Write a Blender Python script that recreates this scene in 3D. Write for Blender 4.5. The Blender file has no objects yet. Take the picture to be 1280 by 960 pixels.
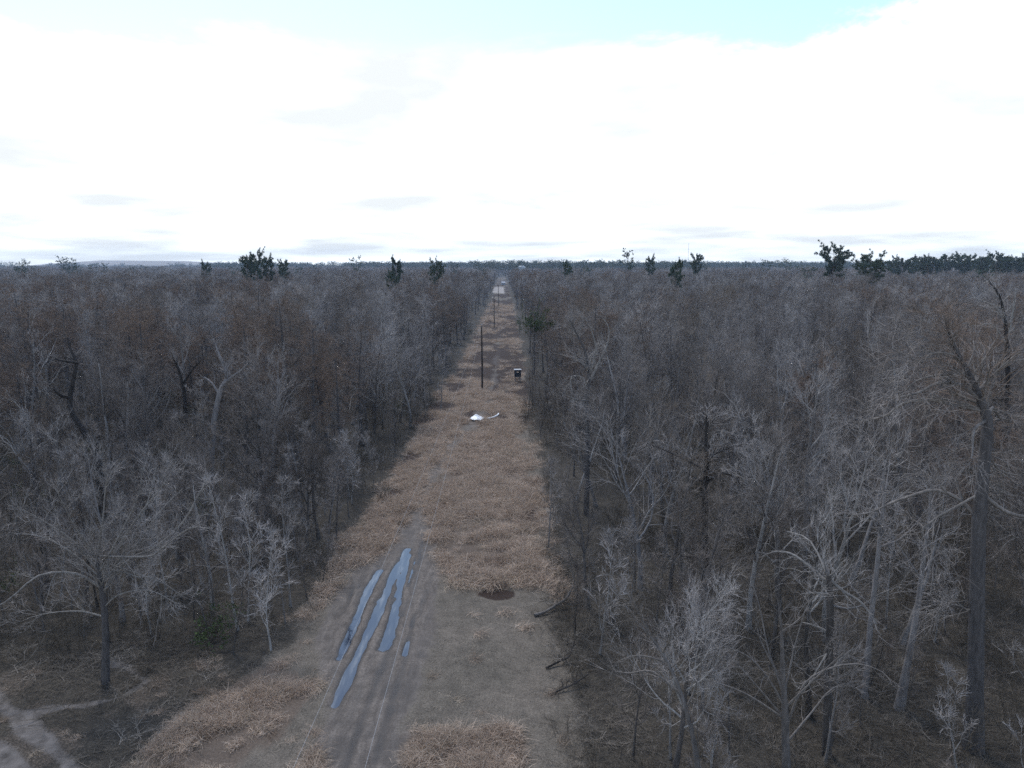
import bpy, math
import numpy as np

# ------------------------------------------------------------------ camera
scn = bpy.context.scene
COL = scn.collection
CAM_H = 23.0
PITCH = math.radians(9.4)
YAW = math.radians(0.8)
FPX = 900.0                                   # focal length in photo pixels (1280 wide)
cd = bpy.data.cameras.new('camera')
cd.sensor_width = 36.0
cd.lens = FPX / 1280.0 * 36.0
cd.clip_start = 0.1
cd.clip_end = 40000.0
cam = bpy.data.objects.new('camera', cd)
COL.objects.link(cam)
cam.location = (0, 0, CAM_H)
cam.rotation_euler = (math.pi / 2 - PITCH, 0, -YAW)
scn.camera = cam

# ------------------------------------------------------------------ sky
SKY_SEED = 9.9
SUN_EL, SUN_AZ = 58.0, -25.0                  # degrees; azimuth clockwise from +Y
world = bpy.data.worlds.new('World')
scn.world = world
world.use_nodes = True
wt = world.node_tree
wt.nodes.clear()
def wn(t, **k):
    n = wt.nodes.new(t)
    for a, b in k.items():
        setattr(n, a, b)
    return n
def wmath(op, a, b=None, c=None):
    n = wn('ShaderNodeMath', operation=op)
    for i, v in enumerate((a, b, c)):
        if v is None:
            continue
        if isinstance(v, (int, float)):
            n.inputs[i].default_value = v
        else:
            wt.links.new(v, n.inputs[i])
    return n.outputs[0]
out = wn('ShaderNodeOutputWorld')
bg_sky = wn('ShaderNodeBackground')
sky = wn('ShaderNodeTexSky', sky_type='NISHITA')
sky.sun_disc = False
sky.sun_elevation = math.radians(SUN_EL)
sky.sun_rotation = math.radians(SUN_AZ)
sky.air_density = 1.3
sky.ozone_density = 2.0
sky.dust_density = 0.6
wt.links.new(sky.outputs[0], bg_sky.inputs[0])
bg_sky.inputs[1].default_value = 0.15
tc = wn('ShaderNodeTexCoord')
sx = wn('ShaderNodeSeparateXYZ')
wt.links.new(tc.outputs['Generated'], sx.inputs[0])
zc = wmath('ADD', wmath('MAXIMUM', sx.outputs[2], 0.0), 0.10)
px = wmath('SUBTRACT', wmath('DIVIDE', sx.outputs[0], zc), 0.36)
py = wmath('DIVIDE', sx.outputs[1], zc)
cv = wn('ShaderNodeCombineXYZ')
wt.links.new(px, cv.inputs[0]); wt.links.new(py, cv.inputs[1])
cv.inputs[2].default_value = SKY_SEED
def wnoise(scale, detail, rough=0.55, dist=0.0):
    n = wn('ShaderNodeTexNoise')
    n.inputs['Scale'].default_value = scale
    n.inputs['Detail'].default_value = detail
    n.inputs['Roughness'].default_value = rough
    n.inputs['Distortion'].default_value = dist
    wt.links.new(cv.outputs[0], n.inputs['Vector'])
    return n.outputs[0]
n1 = wnoise(0.75, 10, 0.64, 0.2)
# cloud cover thins towards the zenith
cover = wn('ShaderNodeMapRange'); cover.clamp = True
wt.links.new(sx.outputs[2], cover.inputs[0])
cover.inputs[1].default_value = 0.18; cover.inputs[2].default_value = 0.30
cover.inputs[3].default_value = 0.30; cover.inputs[4].default_value = -0.10
msk = wn('ShaderNodeMapRange'); msk.interpolation_type = 'SMOOTHSTEP'
wt.links.new(wmath('ADD', n1, cover.outputs[0]), msk.inputs[0])
msk.inputs[1].default_value = 0.43; msk.inputs[2].default_value = 0.56
n2 = wnoise(0.8, 6, 0.5, 0.2)
shade = wn('ShaderNodeMapRange')
wt.links.new(n2, shade.inputs[0])
shade.inputs[1].default_value = 0.36; shade.inputs[2].default_value = 0.62
shade.inputs[3].default_value = 0.66; shade.inputs[4].default_value = 1.10
bg_cl = wn('ShaderNodeBackground')
bg_cl.inputs[0].default_value = (0.94, 0.985, 1.0, 1)
wt.links.new(shade.outputs[0], bg_cl.inputs[1])
mx = wn('ShaderNodeMixShader')
wt.links.new(msk.outputs[0], mx.inputs[0])
wt.links.new(bg_sky.outputs[0], mx.inputs[1]); wt.links.new(bg_cl.outputs[0], mx.inputs[2])
wt.links.new(mx.outputs[0], out.inputs[0])

sd = bpy.data.lights.new('sun', 'SUN')
sd.energy = 1.8
sd.angle = math.radians(20)
sd.color = (1.0, 0.96, 0.90)
sun = bpy.data.objects.new('sun', sd)
COL.objects.link(sun)
az, el = math.radians(SUN_AZ), math.radians(SUN_EL)
from mathutils import Vector
sun.rotation_euler = Vector((-math.sin(az) * math.cos(el), -math.cos(az) * math.cos(el), -math.sin(el))).to_track_quat('-Z', 'Y').to_euler()

scn.view_settings.view_transform = 'Standard'
scn.view_settings.look = 'None'
scn.view_settings.exposure = 0.62
scn.view_settings.gamma = 1.0
scn.view_settings.use_curve_mapping = False
scn.render.engine = 'CYCLES'
cy = scn.cycles
cy.max_bounces = 4; cy.diffuse_bounces = 3; cy.glossy_bounces = 2
cy.transmission_bounces = 2; cy.volume_bounces = 0; cy.transparent_max_bounces = 4
cy.use_denoising = False
cy.use_adaptive_sampling = False
cy.pixel_filter_type = 'BLACKMAN_HARRIS'
cy.filter_width = 1.5

# ------------------------------------------------------------------ helpers
def tag(o, label=None, cat=None, group=None, kind=None):
    if label: o['label'] = label
    if cat: o['category'] = cat
    if group: o['group'] = group
    if kind: o['kind'] = kind
    return o

def at(pxx, pyy, Y):
    """photo pixel -> world point standing at world distance Y ahead"""
    dx = (pxx - 640) / FPX; dz = -(pyy - 480) / FPX
    y = math.cos(PITCH) + dz * math.sin(PITCH)
    z = -math.sin(PITCH) + dz * math.cos(PITCH)
    X = dx * math.cos(YAW) + y * math.sin(YAW)
    Yc = -dx * math.sin(YAW) + y * math.cos(YAW)
    t = Y / Yc
    return np.array((X * t, Y, CAM_H + z * t))

_perm = np.random.default_rng(77).random((256, 256))
def vnoise(x, y, seed=0):
    x = np.asarray(x, float) + seed * 17.31; y = np.asarray(y, float) + seed * 9.77
    ix = np.floor(x).astype(np.int64); iy = np.floor(y).astype(np.int64)
    fx = x - ix; fy = y - iy
    fx = fx * fx * (3 - 2 * fx); fy = fy * fy * (3 - 2 * fy)
    a = _perm[ix & 255, iy & 255]; b = _perm[(ix + 1) & 255, iy & 255]
    c = _perm[ix & 255, (iy + 1) & 255]; d = _perm[(ix + 1) & 255, (iy + 1) & 255]
    return (a * (1 - fx) + b * fx) * (1 - fy) + (c * (1 - fx) + d * fx) * fy
def fbm(x, y, seed=0, octv=4):
    s = 0.0; w = 0.5; t = 0.0
    for i in range(octv):
        s = s + w * vnoise(np.asarray(x) * 2 ** i, np.asarray(y) * 2 ** i, seed + i * 3)
        t += w; w *= 0.5
    return s / t
def sstep(a, b, v):
    t = np.clip((np.asarray(v, float) - a) / (b - a), 0, 1)
    return t * t * (3 - 2 * t)

def mesh_np(name, V, F, mats, midx=None, smooth=True, tri=False):
    """V (n,3), F (m,4) quads or (m,3) tris"""
    me = bpy.data.meshes.new(name)
    V = np.ascontiguousarray(V, dtype=np.float32); F = np.ascontiguousarray(F, dtype=np.int32)
    k = F.shape[1]
    me.vertices.add(len(V)); me.vertices.foreach_set('co', V.ravel())
    me.loops.add(F.size); me.loops.foreach_set('vertex_index', F.ravel())
    me.polygons.add(len(F))
    me.polygons.foreach_set('loop_start', np.arange(0, F.size, k, dtype=np.int32))
    me.polygons.foreach_set('use_smooth', np.full(len(F), smooth, dtype=bool))
    for m in mats:
        me.materials.append(m)
    if midx is not None:
        me.polygons.foreach_set('material_index', np.ascontiguousarray(midx, dtype=np.int32))
    me.update(calc_edges=True)
    return me

def link(name, data, parent=None, loc=(0, 0, 0), rot=(0, 0, 0), scale=(1, 1, 1)):
    o = bpy.data.objects.new(name, data)
    COL.objects.link(o)
    o.location = loc; o.rotation_euler = rot; o.scale = scale
    if parent: o.parent = parent
    return o

class Geo:
    """collects tubes, ribbons and boxes as quads"""
    def __init__(s):
        s.V = []; s.F = []; s.M = []; s.n = 0
    def add(s, V, F, m=0):
        s.V.append(V); s.F.append(F + s.n); s.M.append(np.full(len(F), m)); s.n += len(V)
    def tubes(s, pts, rad, S, m=0, rng=None, cap=False):
        N, K, _ = pts.shape
        tan = np.gradient(pts, axis=1)
        tan /= np.linalg.norm(tan, axis=2, keepdims=True) + 1e-9
        rng = rng or np.random.default_rng(1)
        ref = rng.normal(size=(N, 1, 3))
        t0 = tan[:, :1]
        ref = ref - (ref * t0).sum(2, keepdims=True) * t0
        ref = np.where(np.linalg.norm(ref, axis=2, keepdims=True) < 0.1, ref + np.array((0.3, 0.2, 0.1)), ref)
        u = ref - (ref * tan).sum(2, keepdims=True) * tan
        u /= np.linalg.norm(u, axis=2, keepdims=True) + 1e-9
        v = np.cross(tan, u)
        if S == 2:
            ring = np.stack([u, -u], 2)
        else:
            a = np.arange(S) * 2 * math.pi / S
            ring = u[:, :, None, :] * np.cos(a)[None, None, :, None] + v[:, :, None, :] * np.sin(a)[None, None, :, None]
        V = pts[:, :, None, :] + ring * rad[:, :, None, None]
        idx = np.arange(N * K * S).reshape(N, K, S)
        if S == 2:
            F = np.stack([idx[:, :-1, 0], idx[:, :-1, 1], idx[:, 1:, 1], idx[:, 1:, 0]], -1).reshape(-1, 4)
        else:
            nx = np.roll(idx, -1, 2)
            F = np.stack([idx[:, :-1], nx[:, :-1], nx[:, 1:], idx[:, 1:]], -1).reshape(-1, 4)
        s.add(V.reshape(-1, 3), F, m)
    def box(s, c, d, m=0, rz=0.0):
        x, y, z = [q / 2 for q in d]
        V = np.array([(-x, -y, -z), (x, -y, -z), (x, y, -z), (-x, y, -z), (-x, -y, z), (x, -y, z), (x, y, z), (-x, y, z)])
        ca, sa = math.cos(rz), math.sin(rz)
        V = np.stack([V[:, 0] * ca - V[:, 1] * sa, V[:, 0] * sa + V[:, 1] * ca, V[:, 2]], 1) + np.array(c)
        F = np.array([(0, 3, 2, 1), (4, 5, 6, 7), (0, 1, 5, 4), (1, 2, 6, 5), (2, 3, 7, 6), (3, 0, 4, 7)])
        s.add(V, F, m)
    def mesh(s, name, mats, smooth=True):
        return mesh_np(name, np.concatenate(s.V), np.concatenate(s.F), mats, np.concatenate(s.M), smooth)

# ------------------------------------------------------------------ materials
def newmat(name, rough=0.9, spec=0.25):
    m = bpy.data.materials.new(name); m.use_nodes = True
    nt = m.node_tree
    b = nt.nodes['Principled BSDF']
    b.inputs['Roughness'].default_value = rough
    b.inputs['Specular IOR Level'].default_value = spec
    return m, nt, b
def N(nt, t, **k):
    n = nt.nodes.new(t)
    for a, b in k.items():
        setattr(n, a, b)
    return n
def noise(nt, scale, detail=4, rough=0.55, vec=None):
    n = N(nt, 'ShaderNodeTexNoise')
    n.inputs['Scale'].default_value = scale; n.inputs['Detail'].default_value = detail; n.inputs['Roughness'].default_value = rough
    if vec: nt.links.new(vec, n.inputs['Vector'])
    return n.outputs[0]
def ramp(nt, fac, stops):
    r = N(nt, 'ShaderNodeValToRGB')
    e = r.color_ramp.elements
    while len(e) < len(stops): e.new(0.5)
    for i, (p, c) in enumerate(stops):
        e[i].position = p; e[i].color = (*c, 1)
    nt.links.new(fac, r.inputs[0])
    return r.outputs[0]
def mix(nt, fac, a, b, mode='MIX'):
    n = N(nt, 'ShaderNodeMix', data_type='RGBA', blend_type=mode)
    for sock, v in ((n.inputs[0], fac), (n.inputs[6], a), (n.inputs[7], b)):
        if isinstance(v, (int, float)): sock.default_value = v
        elif isinstance(v, tuple): sock.default_value = (*v, 1)
        else: nt.links.new(v, sock)
    return n.outputs[2]
def mth(nt, op, a, b=None):
    n = N(nt, 'ShaderNodeMath', operation=op)
    for i, v in enumerate((a, b)):
        if v is None: continue
        if isinstance(v, (int, float)): n.inputs[i].default_value = v
        else: nt.links.new(v, n.inputs[i])
    return n.outputs[0]

def bark_material(name, stops, nscale=6.0, streak=True, rough=0.9, trans=0.0):
    m, nt, b = newmat(name, rough, 0.15)
    oi = N(nt, 'ShaderNodeObjectInfo')
    base = ramp(nt, oi.outputs['Random'], stops)
    tcn = N(nt, 'ShaderNodeTexCoord')
    mp = N(nt, 'ShaderNodeMapping')
    mp.inputs['Scale'].default_value = (1, 1, 0.25) if streak else (1, 1, 1)
    nt.links.new(tcn.outputs['Object'], mp.inputs[0])
    nz = noise(nt, nscale, 5, 0.65, mp.outputs[0])
    var = ramp(nt, nz, [(0.3, (0.55, 0.55, 0.55)), (0.7, (1.35, 1.33, 1.3))])
    c = mix(nt, 1.0, base, var, 'MULTIPLY')
    nt.links.new(c, b.inputs['Base Color'])
    if streak:
        bp = N(nt, 'ShaderNodeBump'); bp.inputs['Strength'].default_value = 0.5; bp.inputs['Distance'].default_value = 0.03
        nt.links.new(nz, bp.inputs['Height']); nt.links.new(bp.outputs[0], b.inputs['Normal'])
    if trans:                                  # light passes through thin blades
        tr = N(nt, 'ShaderNodeBsdfTranslucent'); nt.links.new(c, tr.inputs[0])
        ms = N(nt, 'ShaderNodeMixShader'); ms.inputs[0].default_value = trans
        nt.links.new(b.outputs[0], ms.inputs[1]); nt.links.new(tr.outputs[0], ms.inputs[2])
        nt.links.new(ms.outputs[0], nt.nodes['Material Output'].inputs[0])
    return m

M_bark = bark_material('bark_grey', [(0.0, (0.055, 0.05, 0.047)), (0.45, (0.11, 0.10, 0.097)), (0.75, (0.20, 0.19, 0.188)), (1.0, (0.32, 0.31, 0.305))])
M_twig = bark_material('twig_grey', [(0.0, (0.12, 0.10, 0.088)), (0.25, (0.165, 0.143, 0.13)), (0.45, (0.225, 0.205, 0.198)), (0.62, (0.15, 0.122, 0.098)), (0.8, (0.285, 0.265, 0.258)), (1.0, (0.37, 0.348, 0.342))], 0.6, False)
M_bark_pale = bark_material('bark_pale', [(0.0, (0.15, 0.142, 0.145)), (1.0, (0.25, 0.238, 0.24))], 5)
M_twig_pale = bark_material('twig_pale', [(0.0, (0.25, 0.236, 0.232)), (1.0, (0.33, 0.315, 0.31))], 0.8, False)
M_bark_dark = bark_material('bark_dark', [(0.0, (0.026, 0.023, 0.022)), (1.0, (0.04, 0.036, 0.035))], 6)
M_bark_cyp = bark_material('bark_cypress', [(0.0, (0.075, 0.071, 0.073)), (1.0, (0.10, 0.095, 0.097))], 7)
M_limb = bark_material('limb_pale_grey', [(0.0, (0.19, 0.18, 0.172)), (1.0, (0.25, 0.24, 0.232))], 5)
M_branch = bark_material('branch_dull', [(0.0, (0.14, 0.128, 0.12)), (1.0, (0.17, 0.157, 0.15))], 5)
M_rust = bark_material('cypress_rust', [(0.0, (0.155, 0.115, 0.092)), (0.5, (0.185, 0.132, 0.10)), (1.0, (0.16, 0.135, 0.118))], 0.7, False)
M_brush = bark_material('brush_twig', [(0.0, (0.065, 0.055, 0.044)), (0.5, (0.11, 0.095, 0.078)), (0.85, (0.155, 0.136, 0.117)), (1.0, (0.23, 0.21, 0.19))], 1.0, False)
M_needle = bark_material('pine_needle', [(0.0, (0.038, 0.062, 0.038)), (1.0, (0.06, 0.09, 0.05))], 0.8, False)
M_pine_bark = bark_material('pine_bark', [(0.0, (0.075, 0.06, 0.05)), (1.0, (0.11, 0.085, 0.07))], 5)
M_leaf_green = bark_material('evergreen_leaf', [(0.0, (0.05, 0.075, 0.03)), (1.0, (0.075, 0.10, 0.04))], 1.0, False)
M_grass = bark_material('dry_grass_blade', [(0.0, (0.35, 0.277, 0.22)), (0.3, (0.48, 0.387, 0.316)), (0.6, (0.63, 0.522, 0.43)), (0.8, (0.265, 0.195, 0.15)), (1.0, (0.52, 0.442, 0.355))], 0.9, False, trans=0.35)
M_turf = bark_material('short_turf_blade', [(0.0, (0.13, 0.113, 0.09)), (0.6, (0.22, 0.19, 0.155)), (1.0, (0.34, 0.29, 0.235))], 1.2, False)
M_wood = bark_material('weathered_wood', [(0.0, (0.13, 0.12, 0.115)), (1.0, (0.2, 0.185, 0.18))], 8)
M_pole = bark_material('creosote_pole', [(0.0, (0.05, 0.04, 0.035)), (1.0, (0.065, 0.052, 0.045))], 6)

def plain(name, col, rough=0.6, metal=0.0, var=0.25, scale=3.0):
    m, nt, b = newmat(name, rough, 0.4)
    tcn = N(nt, 'ShaderNodeTexCoord')
    nz = noise(nt, scale, 5, 0.6, tcn.outputs['Object'])
    v = ramp(nt, nz, [(0.3, (1 - var,) * 3), (0.7, (1 + var * 0.5,) * 3)])
    nt.links.new(mix(nt, 1.0, col, v, 'MULTIPLY'), b.inputs['Base Color'])
    b.inputs['Metallic'].default_value = metal
    return m
M_white = plain('white_plastic', (0.8, 0.82, 0.84), 0.45, 0, 0.12)
M_wire = plain('aluminium_wire', (0.3, 0.3, 0.31), 0.4, 0.6, 0.1)
M_ceramic = plain('insulator_grey', (0.35, 0.36, 0.38), 0.25)
M_blind_wall = plain('blind_dark_wall', (0.018, 0.022, 0.032), 0.7)
M_blind_roof = plain('pale_roof', (0.32, 0.33, 0.35), 0.5, 0, 0.2, 2)
M_steel = plain('galvanised_steel', (0.4, 0.42, 0.45), 0.45, 0.3)
M_opening = plain('dark_opening', (0.01, 0.01, 0.012), 0.9)
M_wall_pale = plain('pale_wall', (0.38, 0.38, 0.40), 0.7)
M_tank = plain('tank_paint', (0.28, 0.32, 0.36), 0.5)

# ------------------------------------------------------------------ ground
EL_Y = np.array([-100, 33.6, 37, 41.4, 48, 55, 66.7, 77.5, 94, 127, 186, 291, 404, 1500, 20000.])
EL_X = np.array([-17.5, -16.9, -14.9, -13.2, -13.6, -13.9, -12.5, -11.8, -12.0, -11.3, -9.4, -8.2, -7.4, -6.5, -6.5])
ER_Y = np.array([-100, 33, 41, 53, 69, 88, 120, 146, 227, 313, 447, 1500, 20000.])
ER_X = np.array([3.7, 3.7, 3.6, 3.9, 4.2, 4.3, 4.6, 4.9, 5.9, 6.3, 6.6, 6.5, 6.5])
def edgeL(y): return np.interp(y, EL_Y, EL_X)
def edgeR(y): return np.interp(y, ER_Y, ER_X)

def seg_dist(x, y, pts):
    """distance to a polyline and parameter along y"""
    d = np.full(np.shape(x), 1e9)
    for (ax, ay), (bx, by) in zip(pts[:-1], pts[1:]):
        vx, vy = bx - ax, by - ay
        t = np.clip(((x - ax) * vx + (y - ay) * vy) / (vx * vx + vy * vy), 0, 1)
        d = np.minimum(d, np.hypot(x - ax - t * vx, y - ay - t * vy))
    return d

TRACK = [(-7.2, 15), (-7.0, 30), (-6.7, 41), (-6.9, 50.5), (-7.4, 58.4), (-8.0, 64), (-7.7, 77), (-6.1, 92), (-3.8, 105), (-2.4, 120), (-1.5, 150), (-1.0, 250)]
RUTS = [  # polyline, half width, depth
    ([(-7.75, 56.2), (-8.2, 50.5), (-8.3, 45.5), (-8.65, 41.3), (-8.9, 35.0)], 0.31, 0.14),
    ([(-9.35, 52.0), (-9.65, 47.3), (-9.7, 43.3), (-9.65, 39.6)], 0.25, 0.115),
    ([(-7.55, 55.0), (-7.45, 51), (-7.3, 47.9), (-7.2, 43.3), (-7.35, 40.6)], 0.28, 0.125),
    ([(-5.85, 45.0), (-5.9, 40.0)], 0.15, 0.11),
    ([(-6.95, 54.5), (-6.85, 49.2)], 0.12, 0.10),
    ([(-5.2, 58), (-5.3, 50), (-5.75, 40), (-6.2, 24)], 0.16, 0.028),
    ([(-6.9, 60), (-6.4, 50), (-7.0, 40), (-7.5, 24)], 0.2, 0.045),
    ([(-10.9, 50), (-10.6, 46.5)], 0.13, 0.05),
]
LPATH = [(-34, 39.5), (-28.5, 36.6), (-24.5, 33.8), (-20.8, 31.0), (-17.5, 28.0), (-14, 24)]
LPATH2 = [(-32, 34.5), (-25.5, 32.2), (-21.2, 29.6), (-18, 26)]
LTRAIL = [(-23.2, 39.4), (-21.6, 38.7), (-20.0, 37.4), (-20.6, 35.8), (-22.2, 35.2), (-25.0, 34.6)]
LPUD = [(-24.6, 34.9), (-22.9, 34.2)]
FTRAIL = [(-7.5, 268), (-2, 285), (4, 305), (1, 330), (-5, 345), (-2, 368), (2, 380)]
DARK = [(-0.6, 47.9, 1.6, 1.1), (-6.4, 60.6, 0.9, 1.4), (-3.2, 108.3, 3.4, 5.2), (-4.5, 150, 6.0, 13), (-8.5, 135, 3.5, 6.0), (-9.5, 116, 2.6, 5),
        (-10.8, 84, 1.6, 4.0), (3.0, 64, 1.0, 6.0), (-2, 186, 6, 8), (2, 166, 3, 6), (-11, 104, 2.4, 4), (-5, 210, 5, 6), (3, 232, 3, 7), (-10.6, 71, 1.2, 3), (1.0, 128, 2.2, 4)]
WATER = -0.062

def zones(x, y):
    """soft 0..1 masks describing what covers the ground"""
    x = np.asarray(x, float); y = np.asarray(y, float)
    wob = (fbm(x * 0.35, y * 0.2, 3) - 0.5) * 4.0
    clear = sstep(-1.0, 1.0, x - edgeL(y) + wob) * sstep(-1.0, 1.0, edgeR(y) - x + wob * 0.5)
    clear = clear * sstep(1500, 1300, y)
    dt = seg_dist(x, y, TRACK)
    nm = (fbm(x * 0.6, y * 0.25, 8) - 0.5)
    half = np.interp(y, [0, 30, 34, 40, 46, 52, 57, 62, 66, 100, 140, 250], [1.6, 1.7, 2.2, 3.3, 3.9, 3.0, 1.7, 1.1, 0.95, 0.85, 0.6, 0.4])
    off = np.interp(y, [30, 38, 46, 54, 60], [0.2, -0.9, -1.4, -0.8, 0])
    dtr = seg_dist(x - off, y, TRACK)
    mud = sstep(0.7, -0.7, dtr - half + nm * 2.6) * np.interp(y, [0, 62, 75, 110, 250], [1, 1, 0.8, 0.65, 0.1])
    # tan dry grass
    a = sstep(47.0, 50.0, y + nm * 5 + (x - edgeR(y)) * 0.35) * sstep(-0.6, 0.6, dtr - half - 0.2 + nm * 2)      # everything beyond the mown part
    b = sstep(39.5, 36.5, y + nm * 5) * sstep(-10.0, -11.2, x + nm * 2.5 - (y - 34) * 0.35)                 # lower left
    c = sstep(33.2, 31.6, y + nm * 3) * sstep(-9.5, -8.8, x + nm) * sstep(0.8, -0.5, x + nm * 2)             # bottom middle
    e = sstep(38, 42, y) * sstep(1.6, 0.4, x - edgeL(y) + nm * 3) * 0.6
    dry = np.clip(np.maximum(np.maximum(a, b), np.maximum(c, e)), 0, 1) * clear
    corner = 0.45 * sstep(41, 37, y + nm * 6) * sstep(-12, -15, x) * sstep(0.42, 0.55, fbm(x * 0.4, y * 0.4, 38))
    dry = np.maximum(dry, corner)
    dry = dry * (1 - 0.85 * sstep(1.8, 0.6, edgeR(y) - x + nm * 2))
    c_gap = sstep(0.5, 0.1, np.minimum(np.abs(x + 7.6 - 0.02 * y), np.abs(x + 5.7)))
    dry = dry * (1 - 0.6 * c_gap * sstep(36, 33, y))
    g = sstep(2.2, 0.5, np.hypot((x - 2.6) / 1.6, (y - 100) / 14)) * 0.9
    dry = dry * (1 - g)
    dark = np.zeros_like(x)
    for cx, cy_, rx, ry in DARK:
        r = np.hypot((x - cx) / rx, (y - cy_) / ry)
        dark = np.maximum(dark, sstep(1.1, 0.6, r + nm * 1.5))
    patch = fbm(x * 0.16 + 3, y * 0.06, 35, 4)
    dark = np.maximum(dark, 0.95 * sstep(0.44, 0.50, patch + 0.06 * np.exp(-((y - 165) / 40) ** 2)) * sstep(92, 116, y) * clear)
    dark = np.maximum(dark, 0.8 * sstep(3.0, 1.6, seg_dist(x, y, FTRAIL)))
    dry = dry * (1 - dark)
    path = np.maximum(0.9 * sstep(0.9, 0.1, seg_dist(x, y, LPATH) + nm * 1.2), 0.9 * sstep(0.85, 0.15, seg_dist(x, y, LPATH2) + nm * 1.2))
    path = np.maximum(path, 0.75 * sstep(0.5, 0.15, seg_dist(x, y, LTRAIL) + nm * 0.9))
    far_end = sstep(425, 440, y)
    dry = dry * (1 - far_end)
    dark = np.maximum(dark, clear * 0.9 * np.maximum(sstep(425, 435, y) * sstep(480, 462, y), sstep(525, 535, y) * sstep(585, 570, y)))
    sand = sstep(-1, 1, x + 8) * sstep(-1, 1, 2 - x) * sstep(585, 610, y + (x + 3) * 3) * sstep(800, 730, y)
    sand = np.maximum(sand, sstep(12, 20, hill_h(x, y) + (fbm(x * 0.02, y * 0.02, 95) - 0.5) * 16))  # sunlit strip on the far rise, its brightness painted with the sand colour
    return dict(clear=clear, mud=np.clip(mud, 0, 1), dry=dry, dark=dark, path=np.clip(path, 0, 1), sand=sand, green=g)

def hill_h(x, y):
    return 46 * np.exp(-(np.abs(np.asarray(x) + 1850) / 520) ** 4) * np.exp(-((np.asarray(y) - 3750) / 190) ** 2)

def height(x, y):
    x = np.asarray(x, float); y = np.asarray(y, float)
    far = sstep(300, 1500, np.hypot(x, y))
    open_ = sstep(-2, 1, x - edgeL(y)) * sstep(-2, 1, edgeR(y) - x)
    h = (fbm(x * 0.07, y * 0.07, 21, 3) - 0.5) * 0.5 * (1 - open_ * 0.75) * (1 - far)
    flat = sstep(6.5, 3.2, np.hypot((x + 8.0), (y - 46.5) / 2.6))
    h = h * (1 - flat)
    h = h + (fbm(x * 1.1, y * 1.1, 30, 3) - 0.5) * 0.10 * (1 - far) * (1 - 0.55 * flat)
    for pts, hw, dep in RUTS:
        d = seg_dist(x, y, pts) + (fbm(x * 0.9, y * 0.35, 44, 3) - 0.5) * hw * 1.2
        h = h - dep * np.exp(-(d / hw) ** 2) + 0.025 * np.exp(-((d - hw * 1.9) / (hw * 0.6)) ** 2)
    basin = sstep(1.0, 0.35, np.hypot((x + 8.35) / 2.1, (y - 48.0) / 6.8) + (fbm(x * 0.8, y * 0.3, 50) - 0.5) * 0.8)
    h = h - 0.022 * basin + (fbm(x * 3.4, y * 0.25, 52, 4) - 0.5) * 0.16 * sstep(1.3, 0.5, np.hypot((x + 8.2) / 3.2, (y - 46.5) / 10.5))
    h = h + (fbm(x * 2.8, y * 1.5, 57, 3) - 0.5) * 0.075 * sstep(1.4, 0.6, np.hypot((x + 8.0) / 3.6, (y - 46.5) / 11.0))
    d = seg_dist(x, y, LPUD)
    h = h - 0.07 * np.exp(-(d / 0.5) ** 2) - 0.03 * np.exp(-(seg_dist(x, y, LPATH) / 0.45) ** 2) - 0.025 * np.exp(-(seg_dist(x, y, LPATH2) / 0.35) ** 2)
    # far rise on the left horizon, its top painted pale as a sunlit strip
    hill = hill_h(x, y) * (0.85 + 0.3 * fbm(x * 0.004, y * 0.004, 96))
    return h + hill

def geo_range(a, b, s0, g):
    r = [a]; s = s0
    sign = 1 if b > a else -1
    while (r[-1] - b) * sign < 0:
        r.append(r[-1] + sign * s); s *= g
    return r[1:]
xs = np.array(geo_range(-34, -4600, 0.4, 1.13)[::-1] + list(np.arange(-34, -13, 0.4)) + list(np.arange(-13, 5.01, 0.16)) + geo_range(5, 4600, 0.35, 1.13))
ys = np.array(list(np.arange(-60, 24, 3.0)) + list(np.arange(24, 58, 0.2)) + geo_range(57.8, 4300, 0.22, 1.018))
GX, GY = np.meshgrid(xs, ys)
GZ = height(GX, GY)
nxv, nyv = len(xs), len(ys)
idx = np.arange(nxv * nyv).reshape(nyv, nxv)
FQ = np.stack([idx[:-1, :-1], idx[:-1, 1:], idx[1:, 1:], idx[1:, :-1]], -1).reshape(-1, 4)
Vg = np.stack([GX, GY, GZ], -1).reshape(-1, 3)
Z = {k: v.ravel() for k, v in zones(GX, GY).items()}
fc = {k: v[FQ].mean(1) for k, v in Z.items()}
kind = np.zeros(len(FQ), int)                       # 0 forest floor, 1 clearing, 2 dirt track, 3 muddy path, 4 sandy road and painted sunlit strip
kind[fc['clear'] > 0.5] = 1
kind[(fc['mud'] > 0.5)] = 2
kind[(fc['path'] > 0.5)] = 3
kind[fc['sand'] > 0.5] = 4

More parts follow.
